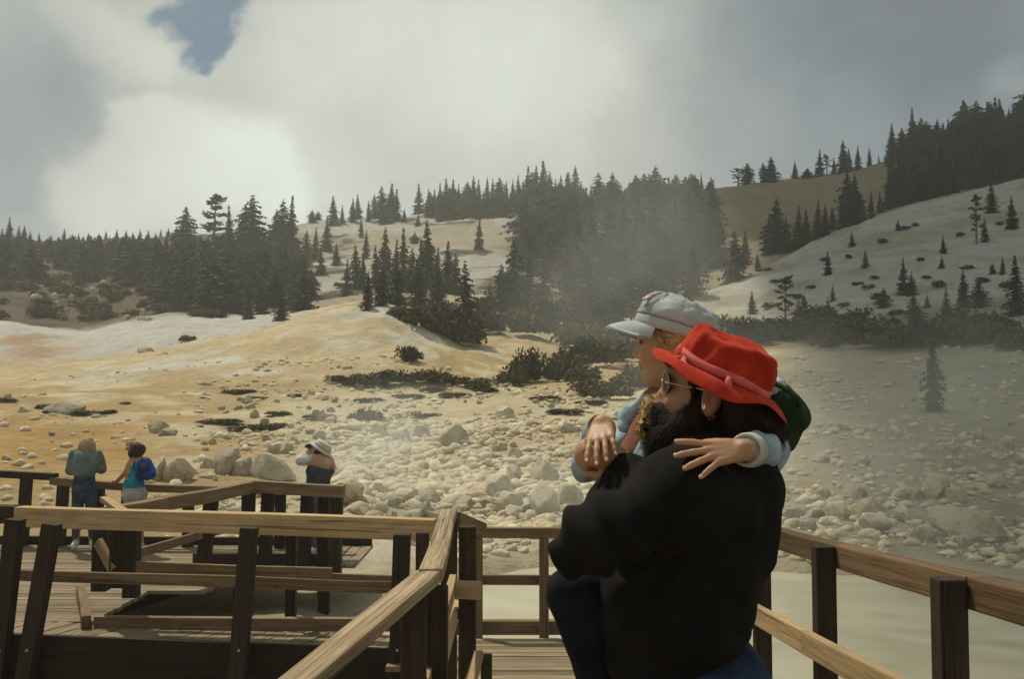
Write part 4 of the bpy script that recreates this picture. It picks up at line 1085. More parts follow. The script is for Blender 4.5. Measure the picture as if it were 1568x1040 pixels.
# ------------------------------------------------------------------ bodies: smooth distance fields turned into one continuous mesh
class Field:
    def __init__(s, lo, hi, h):
        s.h = h; s.lo = np.array(lo, float)
        s.n = np.ceil((np.array(hi, float) - s.lo) / h).astype(int) + 1
        s.D = np.full(s.n, 1.0, np.float32)
    def _win(s, lo, hi):
        i0 = np.clip(np.floor((np.array(lo) - s.lo) / s.h).astype(int), 0, s.n - 1)
        i1 = np.clip(np.ceil((np.array(hi) - s.lo) / s.h).astype(int) + 1, 1, s.n)
        if (i1 <= i0).any(): return None, None
        ax = [s.lo[k] + s.h * np.arange(i0[k], i1[k]) for k in range(3)]
        return tuple(slice(a, b) for a, b in zip(i0, i1)), np.meshgrid(*ax, indexing='ij')
    def _put(s, sl, d, k, op='add'):
        A = s.D[sl]; d = d.astype(np.float32)
        if op == 'add':
            if k > 0:
                hh = np.clip(.5 + .5 * (A - d) / k, 0, 1); s.D[sl] = A + (d - A) * hh - k * hh * (1 - hh)
            else: s.D[sl] = np.minimum(A, d)
        else:                       # cut away
            if k > 0:
                hh = np.clip(.5 - .5 * (A + d) / k, 0, 1); s.D[sl] = A + (-d - A) * hh + k * hh * (1 - hh)
            else: s.D[sl] = np.maximum(A, -d)
    def cone(s, a, b, ra, rb, k=.02, op='add', flat=None):
        a = np.array(a, float); b = np.array(b, float); m = max(ra, rb) + k + 3 * s.h
        sl, G = s._win(np.minimum(a, b) - m, np.maximum(a, b) + m)
        if sl is None: return s
        X, Y, Z = G; ab = b - a; L2 = max(ab @ ab, 1e-12)
        t = np.clip(((X - a[0]) * ab[0] + (Y - a[1]) * ab[1] + (Z - a[2]) * ab[2]) / L2, 0, 1)
        d = np.sqrt((X - a[0] - t * ab[0]) ** 2 + (Y - a[1] - t * ab[1]) ** 2 + (Z - a[2] - t * ab[2]) ** 2) - (ra + (rb - ra) * t)
        s._put(sl, d, k, op); return s
    def ell(s, c, r, rot=None, k=.02, op='add'):
        c = np.array(c, float); r = np.array(r, float); m = r.max() + k + 3 * s.h
        sl, G = s._win(c - m, c + m)
        if sl is None: return s
        P = np.stack([G[0] - c[0], G[1] - c[1], G[2] - c[2]])
        if rot is not None:
            Rm = np.array(rot)[:3, :3]            # columns are the ellipsoid's axes
            P = np.einsum('ji,j...->i...', Rm, P)
        q = P / r[:, None, None, None]; k0 = np.sqrt((q ** 2).sum(0)) + 1e-9
        k1 = np.sqrt(((P / (r[:, None, None, None] ** 2)) ** 2).sum(0)) + 1e-9
        s._put(sl, k0 * (k0 - 1) / k1, k, op); return s
    def plane(s, p, nrm, k=.0):
        """keep the side the normal points away from"""
        nrm = np.array(nrm, float); nrm /= np.linalg.norm(nrm)
        sl, G = s._win(s.lo, s.lo + s.h * s.n)
        d = (G[0] - p[0]) * nrm[0] + (G[1] - p[1]) * nrm[1] + (G[2] - p[2]) * nrm[2]
        s._put(sl, -d, k, 'cut'); return s
    def disp(s, fn):
        """shift the surface by a function of position (folds, strands)"""
        idx = np.argwhere(np.abs(s.D) < .05)
        if len(idx):
            P = s.lo + idx * s.h
            s.D[tuple(idx.T)] -= fn(P[:, 0], P[:, 1], P[:, 2]).astype(np.float32)
        return s
    def mesh(s):
        D = s.D; ins = D < 0
        n = D.shape
        c = np.zeros((n[0] - 1, n[1] - 1, n[2] - 1), np.int8)
        for i in (0, 1):
            for j in (0, 1):
                for k in (0, 1): c += ins[i:n[0] - 1 + i, j:n[1] - 1 + j, k:n[2] - 1 + k]
        act = np.argwhere((c > 0) & (c < 8))
        vid = np.full(c.shape, -1, np.int32); vid[tuple(act.T)] = np.arange(len(act))
        acc = np.zeros((len(act), 3)); cnt = np.zeros(len(act))
        cor = [(i, j, k) for i in (0, 1) for j in (0, 1) for k in (0, 1)]
        val = {q: D[act[:, 0] + q[0], act[:, 1] + q[1], act[:, 2] + q[2]].astype(float) for q in cor}
        for a in cor:
            for ax in range(3):
                if a[ax] == 0:
                    b = list(a); b[ax] = 1; b = tuple(b)
                    va, vb = val[a], val[b]; m = (va < 0) != (vb < 0)
                    t = np.where(m, va / np.where(np.abs(va - vb) < 1e-12, 1, va - vb), 0)
                    p = np.array(a, float)[None, :].repeat(len(act), 0); p[:, ax] = t
                    acc[m] += p[m]; cnt[m] += 1
        V = s.lo + (act + acc / np.maximum(cnt, 1)[:, None]) * s.h
        Q = []
        for ax in range(3):
            u, w = [(1, 2), (2, 0), (0, 1)][ax]
            sa = [slice(0, -1)] * 3; sb = [slice(0, -1)] * 3; sb[ax] = slice(1, None)
            sa[u] = slice(1, -1); sb[u] = slice(1, -1); sa[w] = slice(1, -1); sb[w] = slice(1, -1)
            A = ins[tuple(sa)]; B = ins[tuple(sb)]
            for flip, M in ((0, A & ~B), (1, ~A & B)):
                e = np.argwhere(M)
                if not len(e): continue
                e[:, u] += 1; e[:, w] += 1
                def cell(du, dw):
                    q = e.copy(); q[:, u] -= du; q[:, w] -= dw
                    return vid[tuple(q.T)]
                f = np.stack([cell(1, 1), cell(0, 1), cell(0, 0), cell(1, 0)], 1)
                Q.append(f[:, ::-1] if flip else f)
        Q = np.concatenate(Q); Q = Q[(Q >= 0).all(1)]
        return V, np.ascontiguousarray(Q)
def smooth_np(V, Q, it=2, lam=.5):
    E = np.concatenate([Q[:, [0, 1]], Q[:, [1, 2]], Q[:, [2, 3]], Q[:, [3, 0]]])
    for _ in range(it):
        S = np.zeros_like(V); c = np.zeros(len(V))
        for a, b in ((0, 1), (1, 0)):
            for ax in range(3): S[:, ax] += np.bincount(E[:, a], V[E[:, b], ax], len(V))
            c += np.bincount(E[:, a], minlength=len(V))
        V = V + lam * (S / np.maximum(c, 1)[:, None] - V)
    return V
def normals_np(V, Q):
    fn = np.cross(V[Q[:, 2]] - V[Q[:, 0]], V[Q[:, 3]] - V[Q[:, 1]]); N_ = np.zeros_like(V)
    for k in range(4):
        for ax in range(3): N_[:, ax] += np.bincount(Q[:, k], fn[:, ax], len(V))
    return N_ / (np.linalg.norm(N_, axis=1)[:, None] + 1e-12)
def frame(fwd, up=(0, 0, 1)):
    f = Vector(fwd).normalized(); u = Vector(up); l = u.cross(f).normalized(); u = f.cross(l)
    return Matrix((f, l, u)).transposed()          # columns: forward, left, up
JOINTS = []
def hand_prims(S, wrist, fwd, palm_n, size, curl, spread, thumb_side, k=.5, thumb=(.7, .35), scale_w=1.0, flex=None):
    """palm, four jointed fingers and a thumb. fwd: wrist to knuckles, palm_n: out of the palm,
    thumb_side: +1/-1 along fwd x palm_n. size: wrist to middle fingertip. Returns the fingertips."""
    f = Vector(fwd).normalized(); pn = Vector(palm_n); pn = (pn - f * pn.dot(f)).normalized(); sd_ = f.cross(pn).normalized() * thumb_side
    w = Vector(wrist); pl = size * .53; fr = size * .047 * scale_w; tips = []
    kk = size * .02
    for i in range(4):                    # palm as four converging rays
        q = (1.5 - i) / 1.5
        a = w + sd_ * (q * size * .10) + f * size * .05; b = w + f * pl * (1.0 - .035 * (i - 1) ** 2) + sd_ * (q * size * .172)
        S.cone(a, b, size * .085, size * .058, size * .05)
    S.cone(w + sd_ * size * .10 + f * size * .08 + pn * size * .03, w + sd_ * size * .16 + f * size * .24 + pn * size * .04, size * .075, size * .06, size * .05)
    ln = (.44, .485, .45, .36)
    for i in range(4):
        q = (1.5 - i) / 1.5
        b = w + f * pl * (1.0 - .035 * (i - 1) ** 2) + sd_ * (q * size * .172)
        ang = (spread[i] if isinstance(spread, (list, tuple)) else q * spread)
        d = (f * math.cos(ang) + sd_ * math.sin(ang)).normalized()
        cu = curl[i] if isinstance(curl, (list, tuple)) else curl
        p = b - d * size * .03; r = fr * (1.0 if i < 3 else .86); c = 0
        for j, seg in enumerate((.46, .31, .25)):
            if j: JOINTS.append((p, size * .05))
            c += cu * ((.75, 1.15, .8)[j] if flex is None else flex[j])
            dd = (d * math.cos(c) + pn * math.sin(c)).normalized()
            e = p + dd * (ln[i] * size * seg + (size * .03 if j == 0 else 0))
            S.cone(p, e, r * (1.08, 1.0, .94)[j], r * (1.0, .94, .80)[j], kk)
            p = e
        JOINTS.append((b, size * .075)); tips.append((p, dd, d))
    t0 = w + sd_ * size * .15 + f * size * .16 + pn * size * .03
    d1 = (f * math.cos(thumb[0]) + sd_ * math.sin(thumb[0]) + pn * thumb[1]).normalized()
    d2 = (f * math.cos(thumb[0] * .55) + sd_ * math.sin(thumb[0] * .55) + pn * (thumb[1] * 1.2)).normalized()
    t1 = t0 + d1 * size * .20; t2 = t1 + d1 * size * .02 + d2 * size * .16
    S.cone(t0, t1, fr * 1.5, fr * 1.15, size * .04); S.cone(t1, t2, fr * 1.15, fr * .88, kk)
    tips.append((t2, d2, d2))
    return tips
def skin_mat(name, spec=.3):
    m, n, b = material(name, .52, spec)
    a = n.add('ShaderNodeVertexColor', layer_name='tint'); v = n.coords('Object')
    f = n.noise(v, 35, 5, .6); g = n.noise(v, 9, 3, .5)
    k = n.math('MULTIPLY_ADD', f, .40, n.math('MULTIPLY_ADD', g, .36, .62))
    sc = n.vmath('SCALE', a.outputs[0]); n.l.new(k, sc.node.inputs['Scale'])
    n.l.new(sc, b.inputs['Base Color'])
    b.inputs['Subsurface Weight'].default_value = .12; b.inputs['Subsurface Radius'].default_value = (.01, .004, .002); b.inputs['Subsurface Scale'].default_value = .5
    n.l.new(n.bump(n.math('ADD', n.noise(v, 260, 3, .6), n.noise(v, 70, 5, .7)), .3, .0016), b.inputs['Normal'])
    return m
M_SKIN = skin_mat('skin')
def cloth(name, a, b_, rough=.9, scale=6, weave=900, bump=.25, sheen=.0, fold=.5):
    m, n, b = material(name, rough, .12)
    v = n.coords('Object')
    f = n.noise(v, scale, 5, .6); w = n.noise(v, weave, 2, .5)
    col = n.mix(n.ramp(f, .3, .7), a, b_)
    sc = n.vmath('SCALE', col); n.l.new(n.math('MULTIPLY_ADD', w, .4, .8), sc.node.inputs['Scale'])
    n.l.new(sc, b.inputs['Base Color'])
    h = n.math('ADD', n.math('MULTIPLY', w, .15), n.math('MULTIPLY', n.noise(v, scale * 3, 5, .6), fold))
    n.l.new(n.bump(h, bump, .01), b.inputs['Normal'])
    if sheen: b.inputs['Sheen Weight'].default_value = sheen; b.inputs['Sheen Roughness'].default_value = .5
    return m
def body_obj(name, S, mat, parent=None, tint=None, it=1, disp=None):
    V, Q = S.mesh(); V = smooth_np(V, Q, it)
    me = mesh_np(name, V, Q)
    if tint is not None: set_col(me, tint(V, normals_np(V, Q)))
    return link(name, me, mat, parent, smooth=True)
def ribbons(me_v, nrm, sel, n, rng, length, width, flow, curl=0.0, lift=.002, seg=5):
    """thin tapering hair ribbons that leave a surface and follow a flow"""
    V = []; Fc = []
    ids = rng.choice(sel, n)
    for i in ids:
        p = Vector(me_v[i]) + Vector(nrm[i]) * lift; nn = Vector(nrm[i]); d = Vector(flow(p, nn)); d = (d - nn * d.dot(nn) * .6 + Vector(rng.normal(size=3)) * .18).normalized()
        L = length * rng.uniform(.5, 1.2); w = width * rng.uniform(.6, 1.3); sdv = d.cross(nn).normalized()
        b = len(V); ph = rng.uniform(0, 6.28)
        for k in range(seg + 1):
            t = k / seg
            q = p + d * L * t + nn * (.004 * math.sin(t * 3) + .1 * L * t) + Vector((0, 0, -.25 * L * t * t))
            if curl: q = q + sdv * curl * math.sin(ph + t * 8) + nn * curl * math.cos(ph + t * 8)
            ww = w * (1 - t * .9)
            V.append(q - sdv * ww); V.append(q + sdv * ww)
            if k: Fc.append((b + 2 * k - 2, b + 2 * k - 1, b + 2 * k + 1, b + 2 * k))
    return V, Fc
def hair_obj(name, S, mat, parent, seed, nrib, length, width, flow, curl=0.0, selz=None):
    V, Q = S.mesh(); V = smooth_np(V, Q, 1); Nn = normals_np(V, Q); rng = np.random.default_rng(seed)
    sel = np.arange(len(V)) if selz is None else np.nonzero(selz(V))[0]
    RV, RF = ribbons(V, Nn, sel, nrib, rng, length, width, flow, curl)
    off = len(V)
    allV = np.concatenate([V, np.array([tuple(v) for v in RV])])
    allQ = np.concatenate([Q, np.array(RF, np.int32) + off])
    return link(name, mesh_np(name, allV, allQ), mat, parent, smooth=True)
def hair_mat(name, a, b_, stretch=(60, 60, 12), spec=.12):
    m, n, b = material(name, .6, spec)
    v = n.coords('Object', stretch)
    f = n.noise(v, 4, 5, .65, .8)
    n.l.new(n.mix(n.ramp(f, .32, .7), a, b_), b.inputs['Base Color'])
    n.l.new(n.bump(f, .7, .004), b.inputs['Normal'])
    return m
# ------------------------------------------------------------------ the father: seen from behind his left shoulder, facing left
UP = Vector((0, 0, 1))
FM = Vector((-.966, .259, 0)).normalized(); LM = UP.cross(FM)
FH = Vector((-.925, .380, 0)).normalized(); LH = UP.cross(FH)
_p = R(5); HF = (FH * math.cos(_p) + UP * math.sin(_p)); HU = (UP * math.cos(_p) - FH * math.sin(_p))
HS = 1.11
HO = at(1086, 622, 2.125) - LH * .078 * HS + HU * .028 * HS
def HP(x, y, z): return HO + (HF * x + LH * y + HU * z) * HS
HROT = Matrix((HF, LH, HU)).transposed()
def TP(px, py, d): return at(px, py, d)
TROT = Matrix((FM, LM, UP)).transposed()
M_NECK = TP(1112, 730, 2.20); M_CHEST = TP(1083, 800, 2.20); M_BELLY = TP(1022, 935, 2.20); M_HIP = TP(1062, 1090, 2.20)
M_SHL = TP(1054, 760, 2.05); M_SHR = TP(1136, 755, 2.38)
M_ELL = TP(897, 834, 1.98); M_WRL = TP(966, 722, 2.16)
M_ELR = TP(960, 850, 2.50); M_WRR = TP(965, 860, 2.36)
ZD = rampz(2.2)
def leg_pts(sgn):
    hip = M_HIP + LM * .10 * sgn + UP * .02
    foot = Vector((M_HIP.x + FM.x * (-.02 + .05 * sgn), M_HIP.y + FM.y * .02, ZD)) + LM * .13 * sgn
    knee = (hip + foot) * .5 + FM * .03
    return hip, knee, foot
def man_torso(S, g):
    """chest to pelvis, inflated by g"""
    S.ell(M_CHEST, (.122 + g, .20 + g, .17 + g), TROT, .05)
    S.ell(M_CHEST + UP * .09, (.11 + g, .185 + g, .10 + g), TROT, .06)
    S.ell(M_BELLY, (.142 + g, .18 + g, .17 + g), TROT, .08)
    S.cone(M_CHEST, M_BELLY, .115 + g, .128 + g, .08)
    S.cone(M_NECK, M_SHL, .075 + g, .072 + g, .06); S.cone(M_NECK, M_SHR, .075 + g, .075 + g, .06)
def man_arm(S, g, cuff=1.0):
    S.cone(M_SHL, M_ELL, .070 + g, .042 + g, .05); S.cone(M_ELL, M_ELL.lerp(M_WRL, cuff), .041 + g, .030 + g * .6, .03)
    S.cone(M_SHR, M_ELR, .070 + g, .047 + g, .05); S.cone(M_ELR, M_ELR.lerp(M_WRR, cuff), .046 + g, .030 + g * .6, .03)
HATC = at(1104, 577, 2.185); _t = R(25.5)
HATU = UP * math.cos(_t) - FM * math.sin(_t); HATU = HATU * math.cos(R(-3)) - LM * math.sin(R(-3))
def build_man():
    lo_, hi_ = (-.02, 1.78, -.12), (.78, 2.66, 1.86)
    S = Field(lo_, hi_, .005)
    # head
    S.ell(HP(-.012, 0, .045), (.098 * HS, .076 * HS, .088 * HS), HROT, .02); S.plane(HATC - HATU * .018, HATU, .012); S.ell(HATC - FM * .085 + HATU * .030, (.085, .12, .065), HROT, .01, 'cut')
    S.ell(HP(.045, 0, -.03), (.060 * HS, .062 * HS, .088 * HS), HROT, .03)
    S.ell(HP(.062, 0, -.085), (.038 * HS, .044 * HS, .036 * HS), HROT, .03)     # jaw and chin
    S.cone(HP(.096, 0, .012), HP(.122, 0, -.034), .010, .014, .02)             # nose
    S.ell(HP(.112, .012, -.036), (.012, .009, .008), HROT, .008); S.ell(HP(.112, -.012, -.036), (.012, .009, .008), HROT, .008)
    S.cone(HP(.092, .034, .030), HP(.098, -.034, .030), .011, .011, .015)      # brow
    for s_ in (1, -1):
        S.ell(HP(.072, .042 * s_, -.026), (.024, .020, .018), HROT, .02)       # cheekbone
        S.ell(HP(.094, .032 * s_, .008), (.014, .016, .012), HROT, .012, 'cut')
        S.ell(HP(.088, .031 * s_, .006), (.013, .013, .013), HROT, .006)       # eye under the lids
        e = Matrix.Rotation(R(-14), 3, 'Y'); er = HROT @ Matrix.Rotation(R(22 * s_), 3, 'Z') @ e
        S.ell(HP(-.004, .080 * s_, -.012), (.021 * HS, .0085, .033 * HS), er, .006)   # ear
        S.ell(HP(.001, .089 * s_, -.009), (.011, .006, .019), er, .006, 'cut')
        S.ell(HP(.002, .080 * s_, -.040), (.010, .007, .011), HROT, .008)
    S.cone(HP(.098, .017, -.066), HP(.098, -.017, -.066), .008, .008, .010)     # lips
    S.cone(HP(-.03, 0, -.06), M_NECK, .062, .068, .04)
    man_torso(S, -.030); man_arm(S, -.010)
    S.ell(M_HIP + UP * .03, (.12, .13, .12), TROT, .06); S.cone(M_BELLY, M_HIP, .10, .11, .06)
    for sg in (1, -1):
        h, k, f = leg_pts(sg)
        S.cone(h, k, .088, .056, .05); S.cone(k, f + UP * .09, .054, .038, .03); S.cone(f + UP * .05 - FM * .04, f + UP * .035 + FM * .15, .04, .032, .03)
    # left hand closed round the hand of the child
    w = M_WRL; fw = (at(918, 690, 2.185) - w)
    _pn = Vector((-.45, .80, -.25)).normalized(); S.ell(w + fw.normalized() * .078 + _pn * .034, (.042, .040, .040), None, .015); S.ell(at(922, 700, 2.15), (.030, .026, .026), None, .015)
    hand_prims(S, w - fw.normalized() * .012, fw, Vector((-.45, .80, -.25)), .178, 1.25, .06, 1, thumb=(.45, .35), scale_w=1.08)
    w = M_WRR; fw = Vector((-.6, -.5, .1))
    hand_prims(S, w, fw, (.2, .2, 1), .185, .5, .15, 1)
    def tint(V, Nn):
        c = np.repeat(np.array([[.36, .19, .108]]), len(V), 0)
        ear = np.exp(-(np.linalg.norm(V - np.array(HP(0, .08, -.02)), axis=1) / .035) ** 2)
        c = c * (1 - ear[:, None] * .5) + np.array([[.40, .15, .095]]) * ear[:, None] * .5
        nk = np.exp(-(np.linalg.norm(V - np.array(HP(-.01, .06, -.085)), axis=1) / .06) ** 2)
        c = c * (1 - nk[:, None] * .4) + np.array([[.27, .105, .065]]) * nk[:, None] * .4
        lp = np.exp(-(np.linalg.norm(V - np.array(HP(.10, 0, -.066)), axis=1) / .018) ** 2)
        c = c * (1 - lp[:, None] * .6) + np.array([[.33, .11, .09]]) * lp[:, None] * .6
        return c
    man = body_obj('person', S, M_SKIN, None, tint, 1)
    tag(man, 'bearded man in red hat and black sweater holding a child, his back to the camera', 'person')
    # ---- sweater
    S = Field(lo_, hi_, .006)
    man_torso(S, .012); man_arm(S, .014, .97)
    S.cone(M_BELLY, M_BELLY - UP * .16 - FM * .02, .145, .150, .06); S.ell(M_HIP + UP * .05, (.158, .192, .16), TROT, .05)
    S.ell(M_SHL + UP * .006, (.086, .078, .080), TROT, .05)
    S.cone(M_ELL + Vector((0, 0, .0)), M_ELL.lerp(M_SHL, .35), .054, .062, .03)
    S.cone(M_WRL.lerp(M_ELL, .10), M_WRL.lerp(M_ELL, .03), .041, .040, .012)     # ribbed cuff
    sd_ = S
    def folds(X, Y, Z):
        a = fbm(X * 7 + Z * 3, Y * 7, Z * 4.2 - X * 3, oct=3, s=5) * .012 + .020 * (.35 - np.abs(fbm(X * 5.5 + Z * 4, Y * 5.5, Z * 3.4 - X * 4, oct=3, s=15)))
        q = (X - M_SHL.x) * .55 + (Z - M_SHL.z) * .83
        w = np.exp(-((X - M_SHL.x + .02) / .10) ** 2 - ((Z - M_SHL.z + .16) / .09) ** 2)
        a += .011 * np.sin((X * .75 - Z * .66) * 120 + 3 * fbm(X * 9, Y * 9, Z * 9, oct=2, s=6)) * w
        e = np.sqrt((X - M_ELL.x) ** 2 + (Y - M_ELL.y) ** 2 + (Z - M_ELL.z) ** 2)
        a += .009 * np.sin((X * .8 + Z * .5) * 95) * np.exp(-((e - .07) / .06) ** 2)
        a += .012 * np.sin(Z * 62 + X * 14 + 2.2 * fbm(X * 6, Y * 6, Z * 6, oct=2, s=2)) * sstep(1.24, 1.14, Z) 
        return a
    S.disp(folds)
    # collar opening, hem
    S.cone(HP(-.03, 0, -.06), M_NECK + UP * .035, .078, .070, .012, 'cut')
    hemn = Vector((.0, 0, -1)) + Vector((.42, 0, 0)); hp = at(1068, 1034, 2.05)
    S.plane(hp, (.40, .0, -1), .008)
    S.cone(HP(-.03, 0, -.075), M_NECK + UP * .03, .074, .073, .004)               # ribbed collar
    S.cone(HP(-.03, 0, .0), M_NECK + UP * .01, .064, .066, .006, 'cut')
    m = cloth('black_knit', (.0055, .0048, .0043), (.0125, .0108, .0096), 1.0, 7, 700, .5, .0, .9)
    body_obj('sweater', S, m, man, None, 2)
    # ---- jeans
    S = Field((.1, 1.8, -.1), (.78, 2.6, 1.2), .008)
    S.ell(M_HIP + UP * .03, (.150, .18, .15), TROT, .08); S.cone(M_BELLY - UP * .05, M_HIP, .130, .145, .08)
    S.ell(M_HIP - FM * .06 + UP * .01, (.105, .15, .12), TROT, .06)
    for sg in (1, -1):
        h, k, f = leg_pts(sg)
        S.cone(h, k, .105, .075, .05); S.cone(k, f + UP * .05, .074, .065, .03)
    S.disp(lambda X, Y, Z: fbm(X * 8, Y * 8, Z * 9, oct=3, s=8) * .010)
    S.plane(at(1068, 985, 2.05), (-.25, 0, 1), .004)
    den = cloth('dark_denim', (.012, .020, .040), (.028, .045, .085), .9, 10, 600, .4)
    jn = body_obj('jeans', S, den, man, None, 2)
    S = Field((.1, 1.8, .9), (.78, 2.6, 1.2), .006)
    c = at(1040, 1046, 2.2)
    S.ell(c, (.150, .185, .12), TROT, .0); S.plane(at(1068, 1028, 2.05), (-.25, 0, 1)); S.plane(at(1068, 1052, 2.05), (.25, 0, -1))
    body_obj('belt', S, simple('olive_webbing', (.07, .06, .03), (.12, .10, .05), 30, .8, .2), man, None, 1)
    # ---- shoes
    for sg in (1, -1):
        h, k, f = leg_pts(sg)
        S = Field(np.array(f) - .25, np.array(f) + .25, .008)
        S.cone(f + UP * .07 - FM * .04, f + UP * .05 + FM * .16, .052, .042, .03); S.plane(f + UP * .008, (0, 0, -1), .004); S.plane(f + UP * .11, (0, 0, 1), .01)
        body_obj('shoe', S, simple('brown_leather', (.06, .035, .02), (.10, .06, .035), 20, .5, .4), man, None, 1)
    # ---- beard and hair
    hm = hair_mat('dark_brown_hair', (.0060, .0038, .0027), (.030, .0165, .0098))
    S = Field(np.array(HO) - .26, np.array(HO) + .26, .004)
    for s_ in (1, -1):
        S.cone(HP(.012, .074 * s_, -.012), HP(.034, .066 * s_, -.062), .012, .022, .02)
        S.cone(HP(.034, .066 * s_, -.062), HP(.080, .036 * s_, -.105), .027, .040, .03)
        S.cone(HP(.05, .058 * s_, -.066), HP(.104, .022 * s_, -.060), .018, .017, .02)
    S.cone(HP(.075, .03, -.108), HP(.085, -.03, -.108), .036, .036, .03)
    S.ell(HP(.090, 0, -.125), (.050, .056, .052), HROT, .03)
    S.cone(HP(.110, .030, -.054), HP(.110, -.030, -.054), .017, .017, .01)
    for s_ in (1, -1): S.cone(HP(.108, .026 * s_, -.052), HP(.088, .044 * s_, -.085), .016, .018, .02)
    S.cone(HP(.106, .012, -.068), HP(.106, -.012, -.068), .007, .007, .004, 'cut')
    S.disp(lambda X, Y, Z: fbm(X * 55, Y * 55, Z * 30, oct=3, s=14) * .007)
    hair_obj('beard', S, hm, man, 3, 2600, .030, .0009, lambda p, nn: HF * .35 - HU * 1.0, .002)
    S = Field(np.array(HO) - .30, np.array(HO) + .30, .005)
    S.ell(HP(-.025, 0, .03), (.105 * HS, .086 * HS, .095 * HS), HROT, .02)
    S.ell(HP(-.068, -.01, -.035), (.055, .078, .075), HROT, .04)
    S.ell(HP(-.080, -.005, -.072), (.048, .072, .052), HROT, .04)
    S.ell(HP(-.088, -.010, -.088), (.045, .062, .036), HROT, .03)
    S.cone(HP(-.032, .074, .03), HP(-.050, .070, -.075), .020, .026, .03); S.cone(HP(-.035, -.075, .02), HP(-.055, -.070, -.075), .022, .026, .03)
    S.cone(HP(.034, .064, .055), HP(.026, .071, -.030), .020, .016, .015); S.cone(HP(.010, .074, .045), HP(.020, .075, .0), .018, .012, .015); S.cone(HP(.022, -.074, .035), HP(.016, -.077, -.010), .013, .009, .015)
    S.ell(HP(.100, 0, -.01), (.075, .12, .12), HROT, .01, 'cut')
    S.ell(HP(.003, .088, -.018), (.030, .04, .044), HROT, .006, 'cut'); S.ell(HP(.002, -.085, -.018), (.024, .03, .037), HROT, .006, 'cut')
    S.disp(lambda X, Y, Z: fbm(X * 34, Y * 34, Z * 20, oct=4, s=24) * .013)
    S.plane(HATC - HATU * .016, HATU, .004); S.ell(HATC - FM * .150 + HATU * .02, (.045, .14, .045), HROT, .01, 'cut')
    hair_obj('hair', S, hm, man, 4, 3600, .026, .0011, lambda p, nn: HF * -.35 - HU * 1.0, .002, lambda V: ((V - np.array(HATC)) @ np.array(HATU) < -.048) & (np.linalg.norm(V - np.array(HP(.0, .085, -.018)), axis=1) > .058))
    # ---- sunglasses
    g = bpy.data.objects.new('sunglasses', bpy.data.meshes.new('sunglasses'))
    gold = simple('gold_wire', (.55, .40, .14), (.62, .46, .18), 20, .3, .6); gold.node_tree.nodes['Principled BSDF'].inputs['Metallic'].default_value = .9
    lensm, n_, b_ = material('dark_lens', .18, .25); b_.inputs['Base Color'].default_value = (.008, .007, .006, 1)
    def tube(bm, pts, r, sides=8):
        rings = []
        for i, p in enumerate(pts):
            a = Vector(pts[max(0, i - 1)]); b = Vector(pts[min(len(pts) - 1, i + 1)]); t = (b - a).normalized()
            u = t.cross(Vector((.3, .2, .93))).normalized(); w = t.cross(u)
            rings.append([bm.verts.new(Vector(p) + (u * math.cos(6.283 * j / sides) + w * math.sin(6.283 * j / sides)) * r) for j in range(sides)])
        for a, b in zip(rings[:-1], rings[1:]):
            for j in range(sides): bm.faces.new((a[j], a[(j + 1) % sides], b[(j + 1) % sides], b[j]))
    bm = bmesh.new()
    lens_c = {}
    for s_ in (1, -1):
        ring = []
        for j in range(25):
            a = 6.283 * j / 24
            yy = .034 + .027 * math.cos(a); zz = .010 + .023 * math.sin(a) - .004 * math.cos(a) * (math.sin(a) < 0)
            ring.append(HP(.112 - .016 * ((yy - .0) / .06) ** 2 * 1.6, yy * s_, zz))
        lens_c[s_] = ring
        tube(bm, ring, .0012)
        tube(bm, [HP(.092, .063 * s_, .010), HP(.086, .070 * s_, .010), HP(.05, .077 * s_, .006), HP(.005, .082 * s_, .002), HP(-.012, .081 * s_, -.012)], .0019)
    tube(bm, [HP(.110, .010, .010), HP(.116, 0, .014), HP(.110, -.010, .010)], .0018)
    bm.to_mesh(g.data); bm.free(); g.data.materials.append(gold); COL.objects.link(g); g.parent = man
    for s_ in (1, -1):
        bm = bmesh.new(); ring = lens_c[s_][:-1]
        c = sum(ring, Vector()) / len(ring)
        vs = [bm.verts.new(p) for p in ring]; ctr = bm.verts.new(c + HF * .004); back = [bm.verts.new(p - HF * .0015) for p in ring]; cb_ = bm.verts.new(c + HF * .0025)
        for j in range(len(vs)):
            k = (j + 1) % len(vs)
            bm.faces.new((vs[j], vs[k], ctr)); bm.faces.new((back[k], back[j], cb_)); bm.faces.new((vs[k], vs[j], back[j], back[k]))
        me = bpy.data.meshes.new('lens'); bm.to_mesh(me); bm.free(); me.materials.append(lensm)
        o = bpy.data.objects.new('lens', me); COL.objects.link(o); o.parent = g
    # ear ring
    bm = bmesh.new()
    c = HP(.008, .090, -.030)
    tube(bm, [c + HU * (.0055 * math.sin(6.283 * j / 14)) + HF * (.0022 * math.cos(6.283 * j / 14)) for j in range(15)], .0016)
    me = bpy.data.meshes.new('earring'); bm.to_mesh(me); bm.free()
    sv = simple('silver', (.8, .8, .8), (.75, .75, .75), 5, .2, .8); sv.node_tree.nodes['Principled BSDF'].inputs['Metallic'].default_value = 1.0
    me.materials.append(sv); o = bpy.data.objects.new('earring', me); COL.objects.link(o); o.parent = man
    # ---- red felt hat
    C_ = at(1104, 577, 2.185)
    th = R(25.5); f2 = FM * math.cos(th) + UP * math.sin(th); u2 = UP * math.cos(th) - FM * math.sin(th); l2 = LM
    ro = R(-3); l3 = l2 * math.cos(ro) + u2 * math.sin(ro); u3 = u2 * math.cos(ro) - l2 * math.sin(ro)
    def K(x, y, z): return C_ + f2 * x + l3 * y + u3 * z
    NS = 96; rows = []
